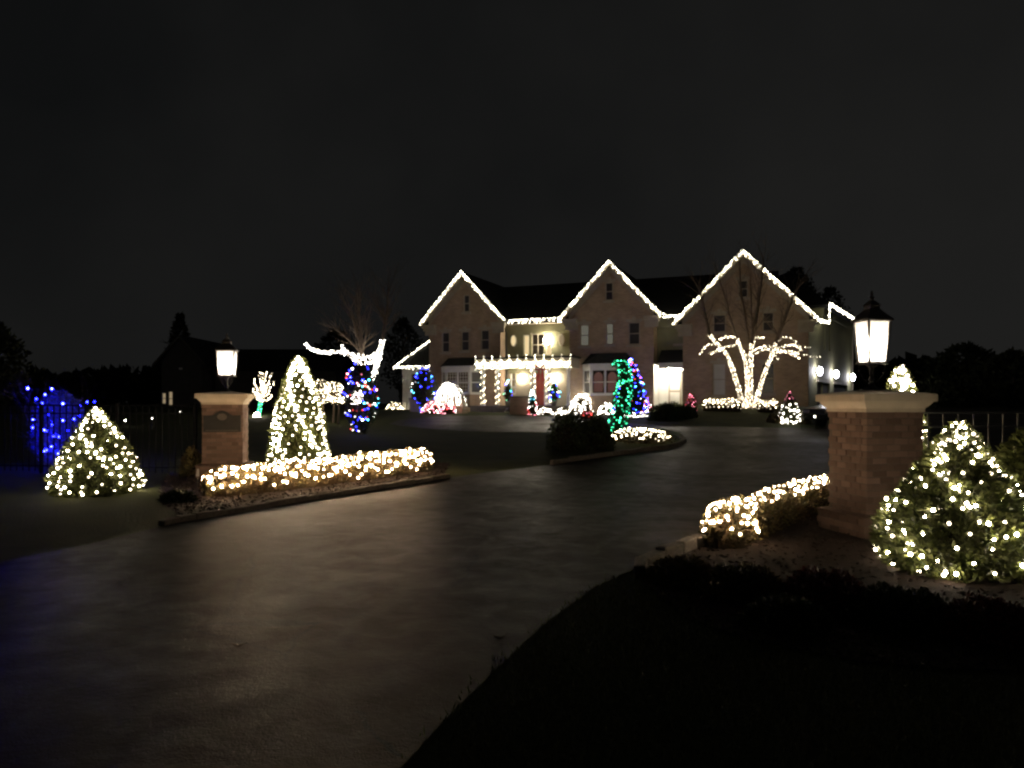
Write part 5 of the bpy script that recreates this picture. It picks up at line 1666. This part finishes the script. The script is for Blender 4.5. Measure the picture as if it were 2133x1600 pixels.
# ---- tree with a coloured spiral of bulbs
def spiral_tree():
    Y = ground_at(752, 905).y
    base = ground_at(752, 905)
    h = (905 - 752) / FPX * Y
    prof = [(0, .25), (.1, .5), (.25, .85), (.45, 1), (.65, .95), (.85, .6), (1, .1)]
    rad = .60
    cone_tree("conical_evergreen", "dark conical evergreen circled by a sparse spiral of coloured bulbs", base, h, rad, prof, 2600, .10, 141, "tree", None, M['ever'])
    z4 = [(620, 790), (595, 835), (570, 855), (550, 885), (540, 920), (545, 935), (580, 955), (600, 970), (640, 970), (655, 990), (690, 1000), (715, 995), (740, 1005), (755, 1025), (780, 1030), (805, 1040), (820, 1030)]
    z5 = [(485, 1030), (500, 1045), (510, 1060), (530, 1075), (550, 1090), (575, 1080), (670, 1045), (710, 1058), (760, 1055), (695, 1135), (705, 1155), (735, 1155), (755, 1175), (780, 1170), (800, 1160), (815, 1175)]
    z6 = [(740, 1205), (710, 1215), (690, 1220), (635, 1225), (600, 1220), (570, 1225), (530, 1245), (545, 1255), (555, 1265), (580, 1275), (620, 1280), (645, 1310), (665, 1290), (675, 1300), (690, 1310), (720, 1300), (740, 1310), (735, 1285)]
    z7 = [(605, 1335), (588, 1360), (580, 1395), (600, 1405), (640, 1410), (655, 1415), (630, 1375), (680, 890), (690, 945), (715, 960), (650, 1090), (750, 940)]
    rng = random.Random(7); st = []
    for zz in (z4, z5, z6, z7):
        s = []
        for (a, b) in zz:
            u, v = 600 + a / 4.446, 580 + b / 4.446
            dx = (u - 752) / FPX * Y
            f = min(1, max(0, (905 - v) / FPX * Y / h)); r = rad * interp(prof, f)
            dy = -math.sqrt(max(0.02, r * r - dx * dx)) if abs(dx) < r else 0
            s.append(P(u, v, Y + dy))
        st.append(s)
    # the same spiral round the far side
    back = []
    for k in range(26):
        f = .2 + .75 * k / 26; a = rng.uniform(.2, 2.9)
        back.append(base + cone_surface(prof, h, rad, f, a, 141))
    st.append(back)
    string_lights("sparse spiral of blue, red and white bulbs on the dark conical evergreen", st, .040, [M['b_blue'], M['b_blue'], M['b_white'], M['b_pink'], M['b_blue'], M['b_red'], M['b_cyan'], M['b_white']], single=True, rng=rng)
    # oval wreath of white lights
    c = P(744, 827, Y - .75); pts = []
    wr = thing("light_wreath", c, "white lit oval wreath standing before the spiral lit evergreen", "decoration")
    mb = MB(); N = 28
    ring = [Vector((.19 * math.cos(6.2832 * k / N), 0, .21 * math.sin(6.2832 * k / N))) for k in range(N + 1)]
    mb.tube(ring, .012, 5, False); mb.build("hoop", M['wire'], wr)
    MB().tube([(0, 0, -.2), (0, .02, -(c.z - zt(c.x, c.y)))], .012, 5).build("stake", M['fence'], wr)
    pts = [c + q for q in ring[:-1]] + [c + q * .65 for q in ring[:-1:2]] + [c + Vector((rng.uniform(-.06, .06), 0, rng.uniform(-.17, .17))) for _ in range(10)] + [c + Vector((x, 0, -.24)) for x in (-.2, -.14, -.08, 0)]
    string_lights("white bulbs filling the oval wreath before the spiral evergreen", [pts], .022, w, single=False, rng=rng, wire=False)
spiral_tree()

# ---- small trees and lit bits at far left
def crown_tree(label, lab2, u, v, rpx, Y, n, seed, squash=.7):
    c = P(u, v, Y); base = Vector((c.x, c.y, zt(c.x, c.y)))
    t = thing("ornamental_tree", base, label, "tree", "small lit trees beyond the tall evergreen")
    rng = random.Random(seed); r = rpx / FPX * Y
    MB().tube([(0, 0, -.1), (.03, 0, (c.z - base.z) * .6), c - base], [.05, .04, .02], 6).build("trunk", M['bark'], t)
    ps, ns, bp = [], [], []
    for _ in range(900):
        d = Vector((rng.gauss(0, 1), rng.gauss(0, 1), rng.gauss(0, 1))).normalized(); q = Vector((d.x * r, d.y * r, d.z * r * squash)) * rng.uniform(.6, 1)
        ps.append((c - base + q)[:]); ns.append(d[:])
    leaves("crown", ps, ns, .09, .04, M['box'], t, .6, seed)
    for k in range(n):   # strands circling the crown
        a = k * .42; ph = rng.uniform(-.12, .12) + (k // 15) * .8
        d = Vector((math.cos(a), math.sin(a) * math.cos(ph), math.sin(a) * math.sin(ph) + .55 * math.sin(k * .09))).normalized()
        bp.append(c + Vector((d.x * r, d.y * r, d.z * r * squash)) * 1.04)
    string_lights(lab2, [bp], .034, wm_, single=False, rng=rng, group="lights on the small trees beyond the tall evergreen", maxgap=.5)
crown_tree("small round tree crown circled with warm lights right of the tall evergreen's top", "warm lights circling the small tree crown right of the tall evergreen", 666, 806, 20, 34, 90, 151)
crown_tree("second small tree crown circled with warm lights, nearer the spiral evergreen", "warm lights circling the small tree crown near the spiral evergreen", 694, 810, 19, 34.5, 90, 152)
crown_tree("lower small tree crown in warm lights behind the tall evergreen", "warm lights circling the lower small tree crown behind the evergreen", 672, 829, 18, 35, 80, 153, .55)
crown_tree("lowest small tree crown densely lit, left of the coloured spiral", "dense warm lights on the lowest small tree crown left of the spiral", 704, 833, 15, 33.5, 80, 154, .55)
def green_trunk():
    Y = 42.0
    base = P(540, 864, Y)
    rng = random.Random(21)
    t = thing("bare_tree", base, "small bare tree with green lit trunk and white lit twigs right of the plaque pillar", "tree")
    tr = polyline([P(540, 866, Y), P(541, 850, Y), P(543, 835, Y)], 6)
    MB().tube([q - base for q in tr], .07, 8).build("trunk", M['bark'], t)
    bm_ = MB(); st = []
    for (uu, vv) in ((541, 774), (555, 776), (565, 778), (530, 792), (526, 812), (572, 795), (548, 780), (560, 800), (566, 825), (534, 805), (552, 790), (545, 795)):
        mid = P((uu + 543) / 2 + rng.gauss(0, 2), (vv + 832) / 2 + 6, Y + rng.uniform(-.3, .3)); e_ = P(uu, vv, Y + rng.uniform(-.7, .7))
        pp = polyline([tr[-1], mid, e_], 8)
        bm_.tube([q - base for q in pp], [.03 - .003 * i for i in range(9)], 4)
        st.append([q + Vector((rng.gauss(0, .035), rng.gauss(0, .035), rng.gauss(0, .035))) for q in polyline(pp, 16)])
    bm_.build("branch", M['bark'], t)
    string_lights("warm white bulbs on the twigs of the small bare tree with green trunk", st, .036, wm_, single=False, wire=False, rng=rng)
    string_lights("green lights wound tightly round the small bare tree's trunk", [wrap(tr, (.07, .07), .012, 12, .02, rng)], .03, M['b_green'], single=False, wire=False, rng=rng)
green_trunk()
gp = P(535, 866, 40)
gl = thing("globe_light", (gp.x, gp.y, zt(gp.x, gp.y)), "white glowing globe on a short post below the green lit trunk", "lamp")
MB().tube([(0, 0, -.05), (0, 0, gp.z - zt(gp.x, gp.y))], .03, 6).build("post", M['iron'], gl)
MB().lathe([(.01, -.17), (.11, -.12), (.16, 0), (.11, .12), (.01, .17)], 12, (0, 0, gp.z - zt(gp.x, gp.y))).build("globe", M['sconce'], gl, True)
for (u, v, Y, lb) in ((317, 872, 30, "tiny bright path light left of the iron fence"), (375, 858, 33, "tiny path light seen over the left iron fence"), (261, 876, 32, "dim small path light above the small round evergreen's right side"),
                      (1213, 881, 31, "small path light between the dark island shrubs, left one"), (1243, 884, 30.5, "small path light between the dark island shrubs, right one"),
                      (1697, 868, 30, "small path light beside the dark parked car")):
    p = P(u, v, Y); g_ = zt(p.x, p.y)
    t = thing("path_light", (p.x, p.y, g_), lb, "lamp", "small path lights")
    hh = max(.12, p.z - g_)
    MB().tube([(0, 0, -.03), (0, 0, hh)], .012, 5).build("stake", M['iron'], t)
    k_ = .45 if 'dim' in lb or 'tiny' in lb or 'car' in lb else .7
    MB().lathe([(.03 * k_, hh - .02), (.05 * k_, hh), (.05 * k_, hh + .05 * k_), (.02 * k_, hh + .06 * k_)], 8).build("lamp_glass", M['b_white'], t)
    MB().lathe([(.08, hh + .062), (.02, hh + .10)], 8).build("hood", M['iron'], t)

# ================================================================== CAR
def car():
    Y = 31.0
    x0 = (1704 - U0) / FPX * Y
    c = Vector((x0 + 2.1, Y + .9, zt(x0 + 2, Y)))
    t = thing("parked_car", c, "dark car parked on the driveway, mostly hidden behind the plain brick pillar", "car", None, R(200))
    # nose points towards local +x, which faces back towards the house front drive
    L, Wd = 4.5, 1.78
    side = [(-2.2, .32), (2.2, .32), (2.25, .55), (2.18, .78), (1.2, .96), (.55, 1.36), (-.95, 1.42), (-1.75, 1.02), (-2.2, .98), (-2.27, .62)]
    bm = bmesh.new()
    rows = []
    for yy, k, top in ((-Wd / 2, .96, .0), (-Wd / 2 + .06, 1, 1), (Wd / 2 - .06, 1, 1), (Wd / 2, .96, .0)):
        rows.append([bm.verts.new((x * (k if z < 1.0 else k * .97), yy * (1 if z < 1.0 else .82), z)) for x, z in side])
    n = len(side)
    for a, b in zip(rows, rows[1:]):
        for i in range(n): bm.faces.new((a[i], a[(i + 1) % n], b[(i + 1) % n], b[i]))
    bm.faces.new(rows[0][::-1]); bm.faces.new(rows[-1])
    bmesh.ops.recalc_face_normals(bm, faces=bm.faces[:])
    me = bpy.data.meshes.new("body"); bm.to_mesh(me); bm.free(); me.materials.append(M['paint'])
    b = link("body", me, t)
    bv = b.modifiers.new("edges", 'BEVEL'); bv.width = .035; bv.segments = 2
    for s in (-1, 1):
        for pts in ([(.42, 1.30), (-.18, 1.35), (-.18, 1.0), (1.0, .98)], [(-.25, 1.35), (-.9, 1.35), (-1.5, 1.03), (-.25, 1.0)]):
            y = s * (Wd / 2 * .885)
            MB().prism(pts, 'y', y - .01 * s, y + .018 * s).build("side_window", M['glass_dark'], t)
        for x in (-1.4, 1.38):
            w = MB().lathe([(.22, -.1), (.32, -.1), (.33, 0), (.32, .1), (.22, .1)], 20)
            w.v = [(p[0] + x, p[2] + s * (Wd / 2 - .1), p[1] + .33) for p in w.v]
            wo = w.build("wheel", M['tyre'], t, True)
            r_ = MB().lathe([(.03, -.06), (.22, -.075), (.22, .075), (.03, .06)], 16)
            r_.v = [(p[0] + x, p[2] + s * (Wd / 2 - .07), p[1] + .33) for p in r_.v]
            r_.build("rim", M['rim'], wo)
        MB().box(2.13, 2.235, s * .62 - .18, s * .62 + .18, .60, .72).build("headlight", M['glass_dark'], t)
        MB().box(-2.265, -2.2, s * .66 - .14, s * .66 + .14, .78, .92).build("tail_light", M['bow'], t)
    MB().prism([(.60, 1.33), (1.12, 1.0), (1.13, 1.01), (.61, 1.345)], 'y', -.62, .62).build("windscreen", M['glass_dark'], t)
car()

# ================================================================== FAR BACKGROUND
def far_tree(label, u, vtop, Y, rpx, seed, n=2200, kind="round", group="dark trees behind the lit yards"):
    x = (u - U0) / FPX * Y; g_ = zt(x, Y)
    h = CAM_H - (vtop - V0) / FPX * Y - g_; r = rpx / FPX * Y
    t = thing("dark_tree", (x, Y, g_), label, "tree", group)
    rng = random.Random(seed)
    mb = MB().tube([(0, 0, -.2), (.1, 0, h * .3), (0, .1, h * .75)], [.03 * h, .022 * h, .008 * h], 8)
    mb.build("trunk", M['bark'], t)
    bm_ = MB()
    for k in range(7):
        a = k * .9; limb(bm_, rng, Vector((0, 0, h * (.3 + .07 * k))), Vector((math.cos(a), math.sin(a), .8)), h * .2, .010 * h, 1, .6, .3, 2)
    bm_.build("branch", M['bark'], t)
    prof = {"round": [(0, .0), (.18, .15), (.3, .8), (.55, 1), (.8, .75), (1, .1)], "cone": [(0, .2), (.08, .8), (.15, 1), (.6, .55), (1, .03)]}[kind]
    ps, ns = [], []
    for _ in range(n):
        f = rng.random(); a = rng.uniform(0, 6.283)
        q = cone_surface(prof, h, r, f, a, seed, .45); d = rng.random() ** .45
        ps.append((q.x * d, q.y * d, q.z)); ns.append((math.cos(a), math.sin(a), .4))
    leaves("crown", ps, ns, .11 * r + .12, .06 * r + .06, M['far'], t, .8, seed)
for i, (u, vt, Y, rp, kd, lb) in enumerate((
        (-20, 672, 34, 75, "round", "tall dark tree cut by the left edge of the picture"),
        (1660, 560, 66, 62, "round", "dark tree crown rising behind the widest gable"),
        (1730, 600, 70, 50, "round", "lower dark tree crown just behind the garage wing roof"),
        (2010, 722, 60, 85, "round", "wide dark tree behind the right pillar's fence, tallest there"),
        (2110, 735, 55, 80, "round", "dark tree at the right edge behind the iron fence"),
        (1945, 790, 52, 50, "round", "low dark tree between lantern and fence at right"),
        (840, 665, 72, 45, "round", "dark tree behind the house's low annex"),
        (700, 690, 80, 60, "round", "dark tree behind the bare tree with lit limbs"),
        (375, 655, 78, 50, "cone", "pointed dark tree behind the gabled neighbour house"))):
    far_tree(lb, u, vt, Y, rp, 200 + i, 2400, kd)
def woods():
    rng = random.Random(5); ps, ns = [], []
    for _ in range(5000):
        u = rng.uniform(-400, 430); Y = rng.uniform(130, 160)
        top = 778 + 10 * math.sin(u * .013) + 9 * noise.noise(Vector((u * .03, 0, 0)))
        v = rng.uniform(top, 846)
        p = P(u, v, Y); ps.append(p[:]); ns.append((0, -1, .5))
    for _ in range(4200):
        u = rng.uniform(1750, 2500); Y = rng.uniform(90, 115)
        top = 770 + 14 * noise.noise(Vector((u * .02, 3, 0)))
        v = rng.uniform(top, 846)
        p = P(u, v, Y); ps.append(p[:]); ns.append((0, -1, .5))
    o = leaves("far_woods", ps, ns, 2.2, 1.5, M['far'], None, .9, 6, 'stuff')
    o['label'] = "far dark line of woods along the horizon"
woods()

def neighbour(label, u0, u1, veave, vpeak, Y, ridge_along, wins, seed, depth=9):
    xa, xb = (u0 - U0) / FPX * Y, (u1 - U0) / FPX * Y
    g_ = zt(xa, Y)
    c = (xa + xb) / 2; hw = (xb - xa) / 2
    ze = CAM_H - (veave - V0) / FPX * Y - g_; zp = CAM_H - (vpeak - V0) / FPX * Y - g_
    t = thing("neighbour_house", (c, Y, g_), label, "house", "dark neighbouring houses")
    holes = []
    for (ua, ub, va, vb, m) in wins:
        x0, x1 = (ua - U0) / FPX * Y - c, (ub - U0) / FPX * Y - c
        holes.append((x0, x1, CAM_H - (vb - V0) / FPX * Y - g_, CAM_H - (va - V0) / FPX * Y - g_))
    mb = MB()
    if ridge_along == 'y':
        sl = (zp - ze) / hw
        wall(mb, -hw, hw, -1, zp, 0, holes, [(sl, 1, zp), (-sl, 1, zp)])
    else:
        wall(mb, -hw, hw, -1, ze, 0, holes)
    mb.quad((-hw, depth, -1), (-hw, 0, -1), (-hw, 0, ze), (-hw, depth, ze)); mb.quad((hw, 0, -1), (hw, depth, -1), (hw, depth, ze), (hw, 0, ze)); mb.quad((hw, depth, -1), (-hw, depth, -1), (-hw, depth, ze), (hw, depth, ze))
    mb.build("wall", M['far_wall'], t)
    for h, (ua, ub, va, vb, m) in zip(holes, wins): window(*h, 0, M[m], 1, 2, False, False, .07, parent=t, m=M['white'])
    if ridge_along == 'y':
        for s in (-1, 1):
            MB().prism([(0, zp + .15), (s * (hw + .5), ze - .25), (s * (hw + .5), ze - .45), (0, zp - .05)], 'y', -.5, depth + .5).build("roof", M['roof'], t)
            MB().prism([(0, zp + .13), (s * (hw + .5), ze - .27), (s * (hw + .5), ze - .52), (0, zp - .12)], 'y', -.54, -.505).build("rake_board", M['far_wall'], t)
    else:
        MB().prism([(-.5, ze - .1), (depth / 2, zp), (depth + .5, ze - .1), (depth + .5, ze - .3), (depth / 2, zp - .2), (-.5, ze - .3)], 'x', -hw - .4, hw + .4).build("roof", M['roof'], t)
        MB().box(-hw, hw, -.52, -.505, ze - .3, ze - .1).build("fascia", M['far_wall'], t)
    return t
neighbour("dark gabled neighbour house left of the plaque pillar", 336, 420, 752, 702, 64, 'y', [(336.5, 346, 818, 842, 'dim_win'), (350, 360, 815, 846, 'dim_win'), (372, 380, 766, 770, 'dim_win')], 1)  # glowing panes stand in for pale lit patches of wall, post and eave
neighbour("long low dark neighbour house behind the tall lit evergreen", 448, 700, 772, 720, 66, 'x', [(433 + 18, 458, 819, 832, 'lit_win'), (508, 515, 820, 830, 'lit_win'), (585, 594, 795, 803, 'dim_win')], 2)
